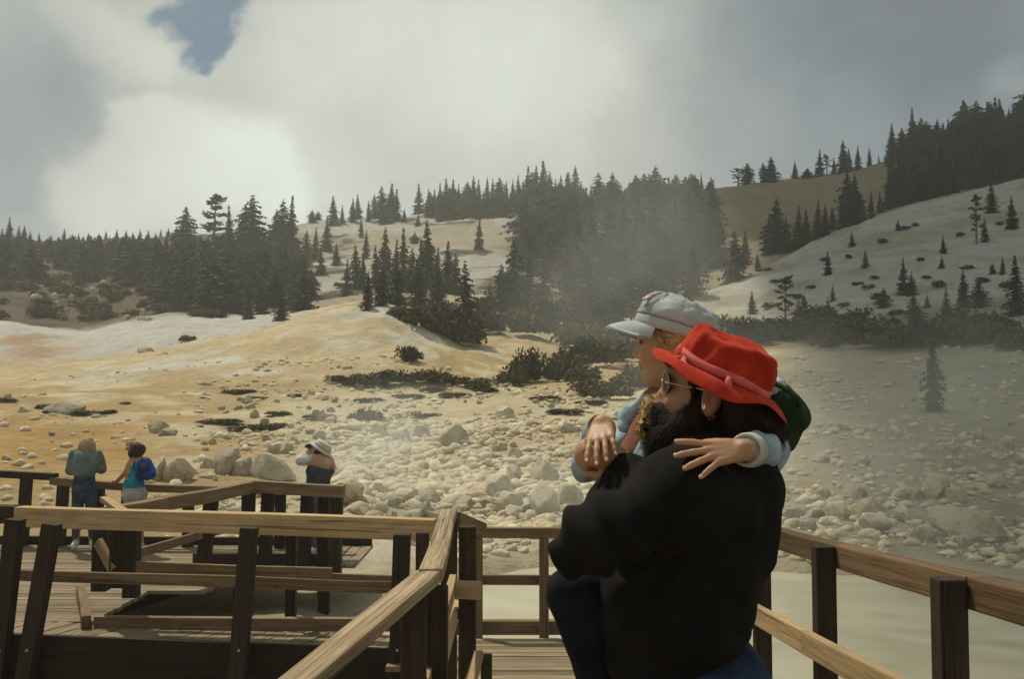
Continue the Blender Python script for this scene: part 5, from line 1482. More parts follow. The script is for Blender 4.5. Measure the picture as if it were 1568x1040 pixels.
    prof = [(1.0, 0, 'b'), (.86, 0, 'b'), (.72, 0, 'b'), (.56, 0, 'b'), (.38, 0, 'b'), (.20, 0, 'b'), (.08, 0, 'b'), (0, 0, 'b')]
    V = []; Fq = []
    def ring(fn):
        i0 = len(V)
        for j in range(NS): V.append(fn(6.283185 * j / NS))
        rows.append(i0)
    for t, _, _2 in prof:
        def fn(a, t=t):
            ca, sa = math.cos(a), math.sin(a)
            wv = .010 * math.sin(3 * a + .8) + .006 * math.sin(5 * a + 2.1) + .003 * math.sin(9 * a)
            rx = .112 + (.050 + .012 * max(0, -ca)) * t; ry = .092 + .048 * t
            drop = -(.020 + .003 * abs(sa) ** 1.5 - .006 * max(0, sa) * max(0, ca) * 2) * t ** 1.3 + wv * t ** 1.6 + .006 * math.sin(t * 3.14)
            drop -= .006 * max(0, -ca) ** 2 * t
            return K(rx * ca, ry * sa, drop)
        ring(fn)
    for t in (.04, .16, .3, .45, .6, .74, .86, .94, .99):
        def fn(a, t=t):
            ca, sa = math.cos(a), math.sin(a)
            rr = 1 - .15 * t - .06 * t * max(0, ca) - (.16 * max(0, (t - .72) / .28) ** 2.0)
            dent = .017 * fbm(np.array([ca * 2.2 + 5]), np.array([sa * 2.2]), np.array([t * 3.0]), oct=3, s=12)[0]
            zz = (.086 + .006 * math.exp(-((a - .25) / .5) ** 2) + .006 * math.exp(-((a - 6.533) / .5) ** 2) - .006 * sa * t + .005 * math.sin(3 * a + 1)) * math.sin(min(1, t) * 1.5708) ** .92
            return K((.112 * rr + dent) * ca, (.092 * rr + dent) * sa - .010 * t, zz + dent * .3)
        ring(fn)
    for t in (.90, .74, .55, .36, .18):         # creased crown top
        def fn(a, t=t):
            ca, sa = math.cos(a), math.sin(a); x = .082 * t * ca; y = .066 * t * sa - .010
            cr = -.032 * math.exp(-((y + .006) / .019) ** 2) * (.5 + .5 * math.tanh((x + .005) / .03) * .6) - .010 * math.exp(-((t - .45) / .3) ** 2)
            return K(x, y, .089 - .004 * sa * t + cr * (1 - t ** 4) + .010 * math.exp(-((abs((a + 3.1416) % 6.2832 - 3.1416)) / .6) ** 2) * t ** 2)
        ring(fn)
    for a0, b0 in zip(rows[:-1], rows[1:]):
        for j in range(NS): Fq.append((a0 + j, a0 + (j + 1) % NS, b0 + (j + 1) % NS, b0 + j))
    V.append(K(0, -.010, .068)); Fq += [(rows[-1] + j, rows[-1] + (j + 1) % NS, len(V) - 1) for j in range(NS)]
    m, n, b = material('red_felt', .95, .08)
    v = n.coords('Object')
    f = n.noise(v, 14, 5, .6); w = n.noise(v, 420, 3, .6)
    n.l.new(n.mix(n.ramp(n.math('MULTIPLY_ADD', w, .35, n.math('MULTIPLY', f, .65)), .36, .66), (.27, .014, .007), (.45, .042, .018)), b.inputs['Base Color'])
    n.l.new(n.bump(n.math('ADD', n.math('MULTIPLY', w, .25), n.noise(v, 26, 5, .6)), .35, .006), b.inputs['Normal'])
    b.inputs['Sheen Weight'].default_value = .15; b.inputs['Sheen Tint'].default_value = (1, .35, .25, 1)
    hat = link('hat', mesh_np('hat', np.array([tuple(q) for q in V]), Fq), m, man, smooth=True)
    sm = hat.modifiers.new('felt', 'SOLIDIFY'); sm.thickness = .0024; sm.offset = -1
    ss = hat.modifiers.new('round', 'SUBSURF'); ss.levels = 1; ss.render_levels = 1
    # ribbon
    pk = cloth('pink_ribbon', (.48, .075, .075), (.62, .14, .12), .7, 20, 500, .3)
    V = []; Fq = []
    for j in range(NS + 1):
        a = 6.283185 * j / NS; ca, sa = math.cos(a), math.sin(a); wob = .003 * math.sin(4 * a) + .004 * math.cos(a)
        for z_, e in ((.004, .0030), (.013, .0034), (.022, .0026)):
            rr = 1 - .13 * z_ / .09
            V.append(K((.112 * rr + e) * ca, (.092 * rr + e) * sa - .001, z_ + wob))
        if j: i = 3 * j; Fq += [(i - 3, i, i + 1, i - 2), (i - 2, i + 1, i + 2, i - 1)]
    rb = link('hat_band', mesh_np('hat_band', np.array([tuple(q) for q in V]), Fq), pk, hat, smooth=True)
    sm = rb.modifiers.new('t', 'SOLIDIFY'); sm.thickness = .0007
    def strip(name, pts, w, nrm):
        V = []; Fq = []
        for i, p in enumerate(pts):
            a = pts[max(0, i - 1)]; b2 = pts[min(len(pts) - 1, i + 1)]; sd2 = (b2 - a).cross(nrm).normalized() * w * (1 if i not in (0,) else .6)
            V += [p - sd2, p + sd2]
            if i: Fq.append((2 * i - 2, 2 * i - 1, 2 * i + 1, 2 * i))
        o = link(name, mesh_np(name, np.array([tuple(q) for q in V]), Fq), pk, hat, smooth=True)
        s2 = o.modifiers.new('t', 'SOLIDIFY'); s2.thickness = .0012; return o
    nr_ = -(l3)
    def on(a, z_, e): ca, sa = math.cos(a), math.sin(a); return K((.112 + e) * ca, (.092 + e) * sa, z_)
    strip('ribbon_tail', [on(1.75, .014, .006), on(1.76, .004, .011), on(1.80, -.008, .018), on(1.82, -.020, .024)], .0075, nr_)
    strip('ribbon_tail', [on(.80, .012, .006), on(.84, .004, .011), on(.95, -.004, .016), on(1.08, -.004, .016)], .006, nr_)
    strip('ribbon_tail', [on(.80, .012, .006), on(.70, .002, .012), on(.62, -.008, .018)], .006, nr_)
    return man
MAN = build_man()
# ------------------------------------------------------------------ the child carried on the far side of the father
FC = Vector((-.985, .16, -.05)).normalized(); LC = UP.cross(FC).normalized(); UC = FC.cross(LC)
CROT = Matrix((FC, LC, UC)).transposed(); CO = at(1029, 523, 2.43); CS = 1.0
def CP(x, y, z): return CO + (FC * x + LC * y + UC * z) * CS
C_NECK = CP(-.03, 0, -.12); C_CH = at(1020, 730, 2.52); C_HIP = at(985, 880, 2.42)
C_SHL = at(1070, 655, 2.45); C_ELL_ = at(1180, 690, 2.18)
from mathutils.bvhtree import BVHTree
def _bvh(name):
    o = next(c for c in MAN.children_recursive if c.name.startswith(name))
    return BVHTree.FromPolygons([v.co[:] for v in o.data.vertices], [tuple(p.vertices) for p in o.data.polygons])
_B = _bvh('sweater')
def on_sweater(px, py, dflt=2.0):
    o = Vector((0, 0, CAMZ)); d = (at(px, py, 1.0) - o)
    h = _B.ray_cast(o, d.normalized())
    if h[0] is None: p = at(px, py, dflt); return p, Vector((0, -1, .3))
    return h[0], h[1] if h[1].dot(d) < 0 else -h[1]
_kp, _kn = on_sweater(1092, 702); _tp, _tn = on_sweater(1060, 712); _wp, _wn = on_sweater(1122, 704)
C_WRL = at(1139, 689, min(_kp.y, _wp.y) - .005)
C_SHR = at(985, 668, 2.60); C_ELR_ = at(902, 712, 2.42); C_WRR = at(922, 650, 2.185)
def child_legs():
    return ((C_HIP + Vector((-.0, -.06, 0)), at(885, 910, 2.16), at(925, 1100, 2.14)), (C_HIP + Vector((.02, .08, 0)), at(900, 930, 2.52), at(930, 1110, 2.58)))
def build_child():
    lo_, hi_ = (.10, 1.86, .55), (.72, 2.74, 1.95)
    S = Field(lo_, hi_, .004)
    S.ell(CP(-.022, 0, .024), (.086, .070, .070), CROT, .02); S.plane(CP(-.012, 0, .040), UC + FC * -.38, .02)
    S.ell(CP(.036, 0, -.030), (.044, .051, .068), CROT, .03)
    S.ell(CP(.055, 0, -.090), (.020, .021, .018), CROT, .025)                    # chin
    S.ell(CP(.020, 0, -.072), (.042, .045, .032), CROT, .03)                     # jaw
    S.cone(CP(.076, 0, .004), CP(.090, 0, -.026), .0065, .0085, .012)            # small nose
    S.ell(CP(.084, 0, -.031), (.009, .012, .006), CROT, .006)
    S.cone(CP(.068, .026, .022), CP(.072, -.026, .022), .010, .010, .018)
    for s_ in (1, -1):
        S.ell(CP(.054, .029 * s_, -.036), (.021, .018, .020), CROT, .02)          # cheeks
        S.ell(CP(.076, .026 * s_, .003), (.011, .013, .009), CROT, .010, 'cut')
        S.ell(CP(.0665, .0255 * s_, .002), (.011, .0115, .0105), CROT, .004)
        er = CROT @ Matrix.Rotation(R(20 * s_), 3, 'Z')
        S.ell(CP(-.012, .068 * s_, -.012), (.016, .007, .026), er, .006); S.ell(CP(-.008, .075 * s_, -.010), (.009, .005, .016), er, .005, 'cut')
    S.cone(CP(.0765, .013, -.052), CP(.0765, -.013, -.052), .0062, .0062, .005)  # lips
    S.cone(CP(.0755, .011, -.061), CP(.0758, -.011, -.062), .0066, .0066, .005)
    S.cone(CP(-.02, 0, -.05), C_NECK, .040, .042, .03)
    S.cone(C_NECK, C_CH, .050, .085, .06); S.cone(C_CH, C_HIP, .088, .085, .05)
    for a, b, c in ((C_SHL, C_ELL_, C_WRL), (C_SHR, C_ELR_, C_WRR)):
        S.cone(C_NECK.lerp(C_CH, .4), a, .055, .040, .05); S.cone(a, b, .036, .029, .03); S.cone(b, c, .029, .0215, .015)
    for h, k, f in child_legs():
        S.cone(h, k, .065, .044, .04); S.cone(k, f, .042, .030, .02); S.cone(f, f + Vector((-.12, 0, -.03)), .030, .026, .02)
    # left hand spread over the shoulder of the father
    w = C_WRL; fw = (_kp + _kn * .018) - w; pn_ = -(_kn + _tn)
    t1 = hand_prims(S, w, fw, pn_, .134, (.10, .12, .12, .14), (.30, .02, -.26, -.54), -1, thumb=(.34, .06), scale_w=1.2, flex=(.3, .8, .6))
    # right hand hanging over his fist
    fw2 = (at(920, 676, 2.115) - C_WRR)
    t2 = hand_prims(S, C_WRR, fw2, Vector((.25, .9, -.35)), .138, (.16, .20, .20, .26), .12, -1, thumb=(.5, .3), scale_w=1.05)
    tips = t1 + t2
    def tint(V, Nn):
        c = np.repeat(np.array([[.37, .20, .108]]), len(V), 0)
        def dirn(p): return (Vector(p) - Vector((0, 0, CAMZ))).normalized() * .0
        def blob(p, r, col, k):
            w_ = np.exp(-(np.linalg.norm(V - np.array(p), axis=1) / r) ** 2)[:, None] * k
            return c * (1 - w_) + np.array([col]) * w_
        c = blob(CP(.03, 0, -.02), .11, (.52, .32, .20), .9)
        c = blob(CP(.0815, .008, -.0575), .0115, (.36, .05, .045), 1.0); c = blob(CP(.0815, -.008, -.0575), .0115, (.42, .085, .065), .9)
        c = blob(CP(.06, .04, -.036), .022, (.52, .20, .12), .6); c = blob(CP(.092, 0, -.028), .012, (.50, .19, .12), .5)
        for p, dd, d in tips:
            c = blob(p, .009, (.42, .21, .13), .75)
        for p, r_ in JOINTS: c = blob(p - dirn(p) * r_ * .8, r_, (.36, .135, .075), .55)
        return c
    ch = body_obj('person', S, M_SKIN, None, tint, 1)
    tag(ch, 'child in a pale denim cap and jacket, carried in the arms of the bearded man', 'person')
    # nails
    nm = simple('nail', (.47, .27, .19), (.52, .31, .23), 20, .3, .5)
    for (p, dd, d), bk in [(t, -pn_) for t in t1[:4]] + [(t, Vector((-.15, -.8, .45))) for t in t2[:4]]:
        bm = bmesh.new(); bmesh.ops.create_uvsphere(bm, u_segments=10, v_segments=6, radius=1)
        n_ = (bk - dd * bk.dot(dd)).normalized(); s_ = dd.cross(n_).normalized()
        c0 = p + n_ * .0042 - dd * .0005
        M = Matrix((dd * .0052, s_ * .0042, n_ * .0016)).transposed().to_4x4(); M.translation = c0
        me = bpy.data.meshes.new('nail'); bm.to_mesh(me); bm.free(); me.transform(M); me.materials.append(nm)
        o = link('nail', me, None, ch, smooth=True)
    # eyes
    em, n, b = material('eye', .1, .6); b.inputs['Base Color'].default_value = (.05, .035, .025, 1)
    for s_ in (1, -1):
        S = Field(np.array(CP(.07, .0255 * s_, .002)) - .02, np.array(CP(.07, .0255 * s_, .002)) + .02, .0012)
        S.ell(CP(.0735, .0265 * s_, .001), (.0062, .0100, .0056), CROT, .0)
        body_obj('eye', S, em, ch, None, 1)
    hm = hair_mat('blond_hair', (.30, .18, .07), (.68, .46, .20))
    fb = hair_mat('fair_brow', (.16, .09, .04), (.26, .15, .07))
    for s_ in (1, -1):
        S = Field(np.array(CP(.07, .025 * s_, .024)) - .03, np.array(CP(.07, .025 * s_, .024)) + .03, .0015)
        S.cone(CP(.066, .036 * s_, .024), CP(.078, .014 * s_, .024), .0018, .0026, .0)
        body_obj('eyebrow', S, fb, ch, None, 1)
    # hair: temples, nape and curls hanging before the shoulder
    S = Field(np.array(CO) + np.array((-.20, -.22, -.30)), np.array(CO) + np.array((.26, .22, .14)), .004)
    S.ell(CP(-.026, 0, .018), (.088, .073, .070), CROT, .01)
    for s_ in (1, -1):
        S.cone(CP(.006, .060 * s_, .012), CP(-.006, .064 * s_, -.055), .012, .016, .015)
        S.cone(CP(-.02, .062 * s_, .0), CP(-.025, .064 * s_, -.09), .020, .028, .02)
        S.cone(CP(.030, .056 * s_, .024), CP(.024, .060 * s_, -.004), .006, .005, .01)
    S.cone(CP(-.06, 0, 0), CP(-.06, 0, -.11), .055, .045, .03)
    a = at(996, 622, 2.24); b_ = at(990, 655, 2.22)
    S.cone(at(1002, 612, 2.30), a, .009, .011, .02); S.cone(a, b_, .014, .017, .02); S.cone(at(994, 622, 2.26), at(986, 660, 2.26), .014, .016, .02); S.cone(at(1003, 620, 2.28), at(998, 668, 2.28), .014, .014, .02)
    S.ell(CP(.085, 0, -.012), (.066, .085, .12), CROT, .01, 'cut')
    def curls(X, Y, Z): return .007 * np.sin(X * 190 + 3 * np.sin(Z * 90)) * np.sin(Z * 170 + 2.5 * np.sin(Y * 120)) + .006 * fbm(X * 60, Y * 60, Z * 60, oct=2, s=33)
    S.disp(curls)
    S.plane(CP(-.012, 0, .022), UC + FC * -.38, .004)
    hair_obj('hair', S, hm, ch, 9, 1500, .022, .0011, lambda p, nn: UC * -1.0 - FC * .35, .006, lambda V: (V - np.array(CO)) @ np.array(UC) - .38 * ((V - np.array(CO)) @ np.array(FC)) < .004)
    # ---- cap
    cm = cloth('pale_denim', (.30, .325, .325), (.42, .445, .44), .9, 9, 700, .35)
    tb = R(21)                                             # the cap is tipped back
    f2 = FC * math.cos(tb) + UC * math.sin(tb); u2 = UC * math.cos(tb) - FC * math.sin(tb)
    KC = CP(-.012, 0, .038)
    def K(x, y, z): return KC + f2 * x + LC * y + u2 * z
    NS = 96; V = []; Fq = []; rows = []
    def ring(fn):
        rows.append(len(V))
        for j in range(NS): V.append(fn(6.283185 * j / NS))
    for rr, z in ((1.0, -.024), (1.02, -.012), (1.025, .0), (1.015, .004)):
        ring(lambda a: K(.094 * rr * math.cos(a), .080 * rr * math.sin(a), z))
    for t in np.linspace(.0, .98, 16):
        def fn(a, t=t):
            e = t * 1.5708; bul = 1.045 + .05 * math.sin(t * 3.14)
            seam = .0035 * math.exp(-(((a * 8 / 6.283 + .5) % 1 - .5) / .05) ** 2)
            wr = .0085 * fbm(np.array([math.cos(a) * 3]), np.array([math.sin(a) * 3]), np.array([t * 5.5]), oct=4, s=61)[0]
            r = (math.cos(e) ** .62) * bul
            return K((.097 * r) * math.cos(a) * (1 + wr * 8) - .012 * t - seam * math.cos(a), (.083 * r) * math.sin(a) * (1 + wr * 8) - seam * math.sin(a), 0.004 + .064 * math.sin(e) - .020 * math.cos(a - .0) * -t * .3 + wr)
        ring(fn)
    for a0, b0 in zip(rows[:-1], rows[1:]):
        for j in range(NS): Fq.append((a0 + j, a0 + (j + 1) % NS, b0 + (j + 1) % NS, b0 + j))
    Fq.append(tuple(rows[-1] + j for j in range(NS)))
    cap = link('cap', mesh_np('cap', np.array([tuple(q) for q in V]), Fq), cm, ch, smooth=True)
    sm = cap.modifiers.new('t', 'SOLIDIFY'); sm.thickness = .002; sm.offset = -1
    # band piping
    bm = bmesh.new()
    V = []; Fq = []
    for i, (e, z) in enumerate(((.002, -.024), (.0045, -.022), (.0050, -.014), (.0048, -.004), (.0030, .001))):
        for j in range(NS):
            a = 6.283185 * j / NS; V.append(K((.096 + e) * math.cos(a), (.082 + e) * math.sin(a), z))
        if i:
            for j in range(NS): q = (j + 1) % NS; Fq.append(((i - 1) * NS + j, (i - 1) * NS + q, i * NS + q, i * NS + j))
    link('cap_band', mesh_np('cap_band', np.array([tuple(q) for q in V]), Fq), cloth('pale_denim_band', (.35, .365, .355), (.44, .455, .44), .9, 12, 700, .3), cap, smooth=True)
    # visor
    V = []; Fq = []; na, nr_ = 40, 10
    for s_, th in ((0, .0028), (1, -.0028)):
        for i in range(nr_ + 1):
            t = i / nr_
            for j in range(na + 1):
                a = (j / na - .5) * 2 * 1.12
                ext = .066 * max(0, math.cos(a * 1.4)) ** .5
                x = .098 * math.cos(a) + ext * t * .95; y = .084 * math.sin(a) * (1 + .10 * t)
                z = -.020 - .022 * t * t * .6 - .20 * (y ** 2) / .084 * (.3 + .7 * t) - .30 * ext * t + (th if i < nr_ else th * .7)
                V.append(K(x, y, z))
    st = (nr_ + 1) * (na + 1)
    for s_ in (0, 1):
        for i in range(nr_):
            for j in range(na):
                q = [s_ * st + i * (na + 1) + j, s_ * st + i * (na + 1) + j + 1, s_ * st + (i + 1) * (na + 1) + j + 1, s_ * st + (i + 1) * (na + 1) + j]
                Fq.append(tuple(q if s_ else q[::-1]))
    for j in range(na): i0 = nr_ * (na + 1) + j; Fq.append((i0, i0 + 1, st + i0 + 1, st + i0))
    link('visor', mesh_np('visor', np.array([tuple(q) for q in V]), Fq), cm, cap, smooth=True)
    # the worn pink patch with its dark edge on the front of the crown
    pk = simple('pink_print', (.50, .27, .25), (.56, .44, .41), 90, .9, .1)
    dk = simple('dark_seam', (.05, .05, .06), (.09, .09, .10), 40, .9, .1)
    def on(a, t, e):
        ee = t * 1.5708; bul = 1.045 + .05 * math.sin(t * 3.14); r = math.cos(ee) ** .62 * bul
        return K((.097 * r + e) * math.cos(a) - .012 * t, (.083 * r + e) * math.sin(a), 0.004 + .064 * math.sin(ee) + .006 * t * math.cos(a) + e * math.sin(ee))
    def patch(name, a0, a1, t0, t1, e, mat, nu=10, nv=8, holes=None):
        V = [on(a0 + (a1 - a0) * i / nu, t0 + (t1 - t0) * j / nv, e) for i in range(nu + 1) for j in range(nv + 1)]
        Fq = [(i * (nv + 1) + j, (i + 1) * (nv + 1) + j, (i + 1) * (nv + 1) + j + 1, i * (nv + 1) + j + 1) for i in range(nu) for j in range(nv) if not holes or holes(i, j)]
        o = link(name, mesh_np(name, np.array([tuple(q) for q in V]), Fq), mat, cap); s2 = o.modifiers.new('t', 'SOLIDIFY'); s2.thickness = .0008
        return o
    patch('cap_patch', .02, .50, .30, .66, .0048, pk, 14, 9, lambda i, j: (i * 7 + j * 5) % 11 not in (0, 4) )
    patch('cap_seam', .62, .68, .12, .74, .0048, dk, 2, 12)
    patch('cap_button', -3.1, 3.1, .965, .98, .004, dk, 12, 2)
    # ---- denim jacket
    jm = cloth('light_denim', (.17, .25, .31), (.33, .42, .47), .9, 16, 500, .5)
    S = Field(lo_, hi_, .0045)
    S.cone(C_NECK - UP * .03, C_CH, .062, .102, .05); S.cone(C_CH, C_HIP.lerp(C_CH, .15), .105, .105, .05)
    for a, b, c in ((C_SHL, C_ELL_, C_WRL), (C_SHR, C_ELR_, C_WRR)):
        S.cone(C_NECK.lerp(C_CH, .42), a, .066, .054, .04); S.cone(a, b, .048, .041, .03); S.cone(b, b.lerp(c, .84), .040, .031, .015)
    S.disp(lambda X, Y, Z: fbm(X * 16, Y * 16, Z * 16, oct=3, s=18) * .007 + .011 * (.3 - np.abs(fbm(X * 13, Y * 13, Z * 13, oct=2, s=19))) + .0035 * np.sin(X * 120 + 4 * fbm(X * 10, Y * 10, Z * 10, oct=2, s=4)))
    S.cone(C_NECK + UP * .08, C_NECK - UP * .01, .05, .050, .01, 'cut')
    jk = body_obj('jacket', S, jm, ch, None, 2)
    # open front: shirt, lapel, collar
    S = Field(lo_, hi_, .004)
    S.cone(at(1006, 620, 2.43), at(985, 700, 2.40), .045, .060, .03)
    body_obj('shirt', S, cloth('orange_print_shirt', (.16, .10, .07), (.30, .10, .05), .9, 60, 500, .2), ch, None, 1)
    cc = cloth('pale_denim_collar', (.26, .36, .41), (.42, .50, .53), .9, 30, 500, .4)
    S = Field(lo_, hi_, .0035)
    S.cone(at(1003, 640, 2.30), at(974, 700, 2.27), .007, .010, .01); S.cone(at(1010, 655, 2.28), at(985, 705, 2.25), .010, .010, .02)
    body_obj('lapel', S, cc, jk, None, 1)
    S = Field(lo_, hi_, .0035)
    S.cone(at(988, 612, 2.40), at(958, 640, 2.44), .013, .016, .02); S.cone(at(962, 630, 2.44), at(956, 655, 2.42), .015, .014, .02)
    S.disp(lambda X, Y, Z: fbm(X * 40, Y * 40, Z * 40, oct=3, s=48) * .005)
    body_obj('collar', S, cc, jk, None, 1)
    cu = cloth('cream_cuff', (.36, .33, .24), (.50, .46, .36), .9, 25, 500, .4)
    for b, c in ((C_ELL_, C_WRL), (C_ELR_, C_WRR)):
        S = Field(lo_, hi_, .0035)
        S.cone(b.lerp(c, .78), b.lerp(c, .93), .0355, .0335, .005)
        ax = (c - b).normalized(); S.plane(b.lerp(c, .94), ax, .003); S.plane(b.lerp(c, .76), -ax, .003)
        S.cone(b.lerp(c, .9), c + ax * .02, .0265, .0265, .003, 'cut')
        S.disp(lambda X, Y, Z: .0012 * np.sin(((X - b.x) * ax.x + (Y - b.y) * ax.y + (Z - b.z) * ax.z) * 520))
        body_obj('cuff', S, cu, jk, None, 1)
    # ---- trousers and shoes
    S = Field((.05, 1.9, .50), (.62, 2.8, 1.40), .006)
    S.ell(C_HIP, (.11, .12, .10), None, .03)
    for h, k, f in child_legs():
        S.cone(h, k, .078, .060, .04); S.cone(k, f + Vector((0, 0, .03)), .058, .047, .02)
    S.disp(lambda X, Y, Z: fbm(X * 14, Y * 14, Z * 14, oct=3, s=28) * .010)
    body_obj('trousers', S, cloth('navy_cotton', (.0035, .0045, .0075), (.009, .011, .018), .9, 12, 500, .4), ch, None, 2)
    for h, k, f in child_legs():
        S = Field(np.array(f) - .2, np.array(f) + .2, .007)
        S.cone(f + Vector((.02, 0, -.005)), f + Vector((-.13, 0, -.04)), .042, .034, .03)
        body_obj('shoe', S, simple('white_shoe', (.5, .5, .48), (.6, .6, .58), 20, .6, .3), ch, None, 1)
    # ---- the green pack on the back of the child
    S = Field((.40, 2.25, 1.45), (.80, 2.80, 1.80), .005)
    c0 = at(1172, 636, 2.55)
    ax = Vector((.93, .05, .20)).normalized()
    for dx, dz, r in ((-.06, .0, .075), (.02, .012, .075), (.055, -.004, .052), (.02, -.05, .06), (-.05, -.06, .07)):
        S.ell(c0 + Vector((dx, 0, dz)), (r, .13, r), None, .02)
    S.disp(lambda X, Y, Z: fbm(X * 14, Y * 14, Z * 14, oct=3, s=38) * .012)
    bp = body_obj('backpack', S, cloth('dark_green_canvas', (.012, .022, .010), (.028, .045, .020), .85, 12, 500, .4), None, None, 2)
    tag(bp, 'dark green backpack worn by the child, behind the brim of the red hat', 'backpack')
    S = Field((.40, 2.2, 1.45), (.80, 2.80, 1.85), .004)
    S.cone(at(1178, 594, 2.44), at(1192, 590, 2.50), .020, .020, .01)
    S.disp(lambda X, Y, Z: .002 * np.sin(X * 300 + Z * 200))
    body_obj('cloth_roll', S, cloth('striped_white_cloth', (.50, .55, .56), (.22, .27, .30), .9, 70, 500, .3), bp, None, 1)
    V = []; Fq = []
    pts = [at(1185, 586, 2.42), at(1206, 598, 2.40), at(1222, 612, 2.42), at(1228, 636, 2.46), at(1214, 662, 2.48)]
    S = Field((.40, 2.2, 1.45), (.82, 2.80, 1.85), .004)
    for p, q in zip(pts[:-1], pts[1:]): S.cone(p, q, .007, .007, .004)
    body_obj('piping', S, cloth('green_strap', (.02, .035, .014), (.04, .065, .03), .8, 20, 500, .2), bp, None, 1)
    S = Field((.2, 2.2, 1.3), (.70, 2.80, 1.75), .005)
    for y_ in (-.07, .09): S.cone(C_SHL + Vector((.03, y_, .05)), c0 + Vector((-.08, y_, .03)), .012, .012, .01)
    body_obj('strap', S, cloth('green_webbing', (.02, .035, .014), (.04, .065, .03), .8, 20, 500, .2), bp, None, 1)
build_child()
# ------------------------------------------------------------------ the three visitors on the lower boardwalk
def visitor(label, d, skin, spec):
    pts = [Vector(at(*p, d + dz)) for p, dz in spec['box']]
    lo_ = np.min([tuple(p) for p in pts], 0) - .30; hi_ = np.max([tuple(p) for p in pts], 0) + .30
    def A(p): return at(p[0], p[1], d + (p[2] if len(p) > 2 else 0))
    def fld(h=.011): return Field(lo_, hi_, h)
    S = fld()
    for q in spec['body']:
        if q[0] == 'e': S.ell(A(q[1]), q[2], None, .03)
        else: S.cone(A(q[0]), A(q[1]), q[2], q[3], .03)
    def tint(V, Nn): return np.repeat(np.array([skin]), len(V), 0)
    o = body_obj('person', S, M_SKIN, None, tint, 1); tag(o, label, 'person')
    for name, mat, prims, amp, cuts in spec['wear']:
        S = fld(.010)
        for q in prims:
            if q[0] == 'e': S.ell(A(q[1]), q[2], None, .03)
            else: S.cone(A(q[0]), A(q[1]), q[2], q[3], .03)
        if amp: S.disp(lambda X, Y, Z: fbm(X * 11, Y * 11, Z * 7, oct=3, s=3) * amp)
        for p, nrm in cuts: S.plane(A(p), nrm, .004)
        body_obj(name, S, mat, o, None, 1)
    return o
C_TEAL = cloth('grey_teal_fleece', (.095, .135, .125), (.16, .205, .19), .95, 7, 200, .5)
C_JEAN = cloth('blue_denim', (.022, .036, .058), (.050, .075, .105), .9, 9, 200, .4)
C_TURQ = cloth('turquoise_cotton', (.015, .16, .22), (.035, .27, .33), .9, 7, 200, .4)
C_GREY = cloth('pale_grey_cotton', (.26, .27, .26), (.38, .38, .36), .9, 9, 200, .4)
C_PALEJ = cloth('washed_denim', (.06, .085, .11), (.12, .155, .19), .9, 9, 200, .4)
C_NAVY = cloth('navy_vest', (.028, .036, .048), (.065, .078, .095), .9, 9, 200, .4)
C_WHITE = cloth('white_shirt', (.48, .48, .44), (.60, .60, .56), .9, 9, 200, .4)
C_BLUEP = cloth('blue_nylon', (.012, .030, .17), (.03, .07, .28), .7, 9, 200, .4)
C_TANP = cloth('pinkish_tan_cotton', (.38, .25, .17), (.48, .34, .24), .9, 9, 200, .4)
C_STRAW = simple('straw', (.42, .38, .29), (.58, .54, .44), 60, .9, .1, .4, 120, .003)
C_SHOE = simple('pale_canvas', (.42, .39, .33), (.55, .52, .45), 20, .8, .2)
H_FAIR = hair_mat('sandy_hair', (.24, .145, .08), (.44, .30, .18)); H_BROWN = hair_mat('dark_curly_hair', (.030, .017, .010), (.075, .042, .025))
# fair haired woman, hands raised to her face, seen from behind
visitor('fair haired woman in a grey green fleece and jeans, back turned, at the far rail', 14.45, (.42, .22, .14), dict(
    box=[((90, 660), 0), ((175, 850), .0), ((130, 700), .5), ((130, 700), -.25)],
    body=[('e', (134, 682, .10), (.075, .095, .105)), ((132, 692, .05), (131, 702), .05, .06), ((131, 706), (129, 735), .10, .09), ((129, 735), (129, 752), .10, .12),
          ((112, 697), (107, 722, .10), .05, .04), ((107, 722, .10), (122, 690, .30), .038, .03), ('e', (124, 685, .31), (.045, .05, .06)), ((150, 697), (156, 720, .10), .05, .04), ((156, 720, .10), (143, 690, .30), .038, .03), ('e', (142, 685, .31), (.045, .05, .06)),
          ((121, 752), (119, 790), .088, .062), ((119, 790), (117, 832), .058, .042), ((138, 752), (140, 790), .088, .062), ((140, 790), (141, 832), .058, .042)],
    wear=[('fleece', C_TEAL, [('e', (131, 708), (.20, .13, .16)), ((131, 704), (129, 722), .155, .155), ('e', (129, 720), (.185, .14, .10)), ((113, 696), (108, 720, .08), .070, .066), ((108, 721, .08), (117, 703, .22), .062, .042), ((150, 696), (155, 718, .08), .070, .066), ((155, 719, .08), (147, 703, .22), .062, .042)], .018, [((130, 729.5), (0, 0, -1))]),
          ('jeans', C_JEAN, [((129, 735), (129, 751), .145, .168), ((121, 752), (118, 790), .100, .074), ((118, 790), (116, 822), .070, .056), ((138, 752), (141, 790), .100, .074), ((141, 790), (142, 822), .070, .056)], .010, [((130, 727), (0, 0, 1))]),
          ('shoe', C_SHOE, [((116, 832, -.02), (113, 837, -.12), .050, .045)], 0, [((116, 841, -.1), (0, 0, -1))]),
          ('shoe', C_SHOE, [((142, 832, -.02), (146, 838, -.10), .050, .045)], 0, [((142, 841, -.1), (0, 0, -1))]),
          ('hair', H_FAIR, [('e', (133, 680, .05), (.088, .085, .10)), ((132, 684, .0), (131, 694, -.02), .075, .060), ((125, 680, .02), (122, 692, .02), .04, .03), ((142, 682, .02), (144, 692, .02), .035, .03)], .03, [])]))
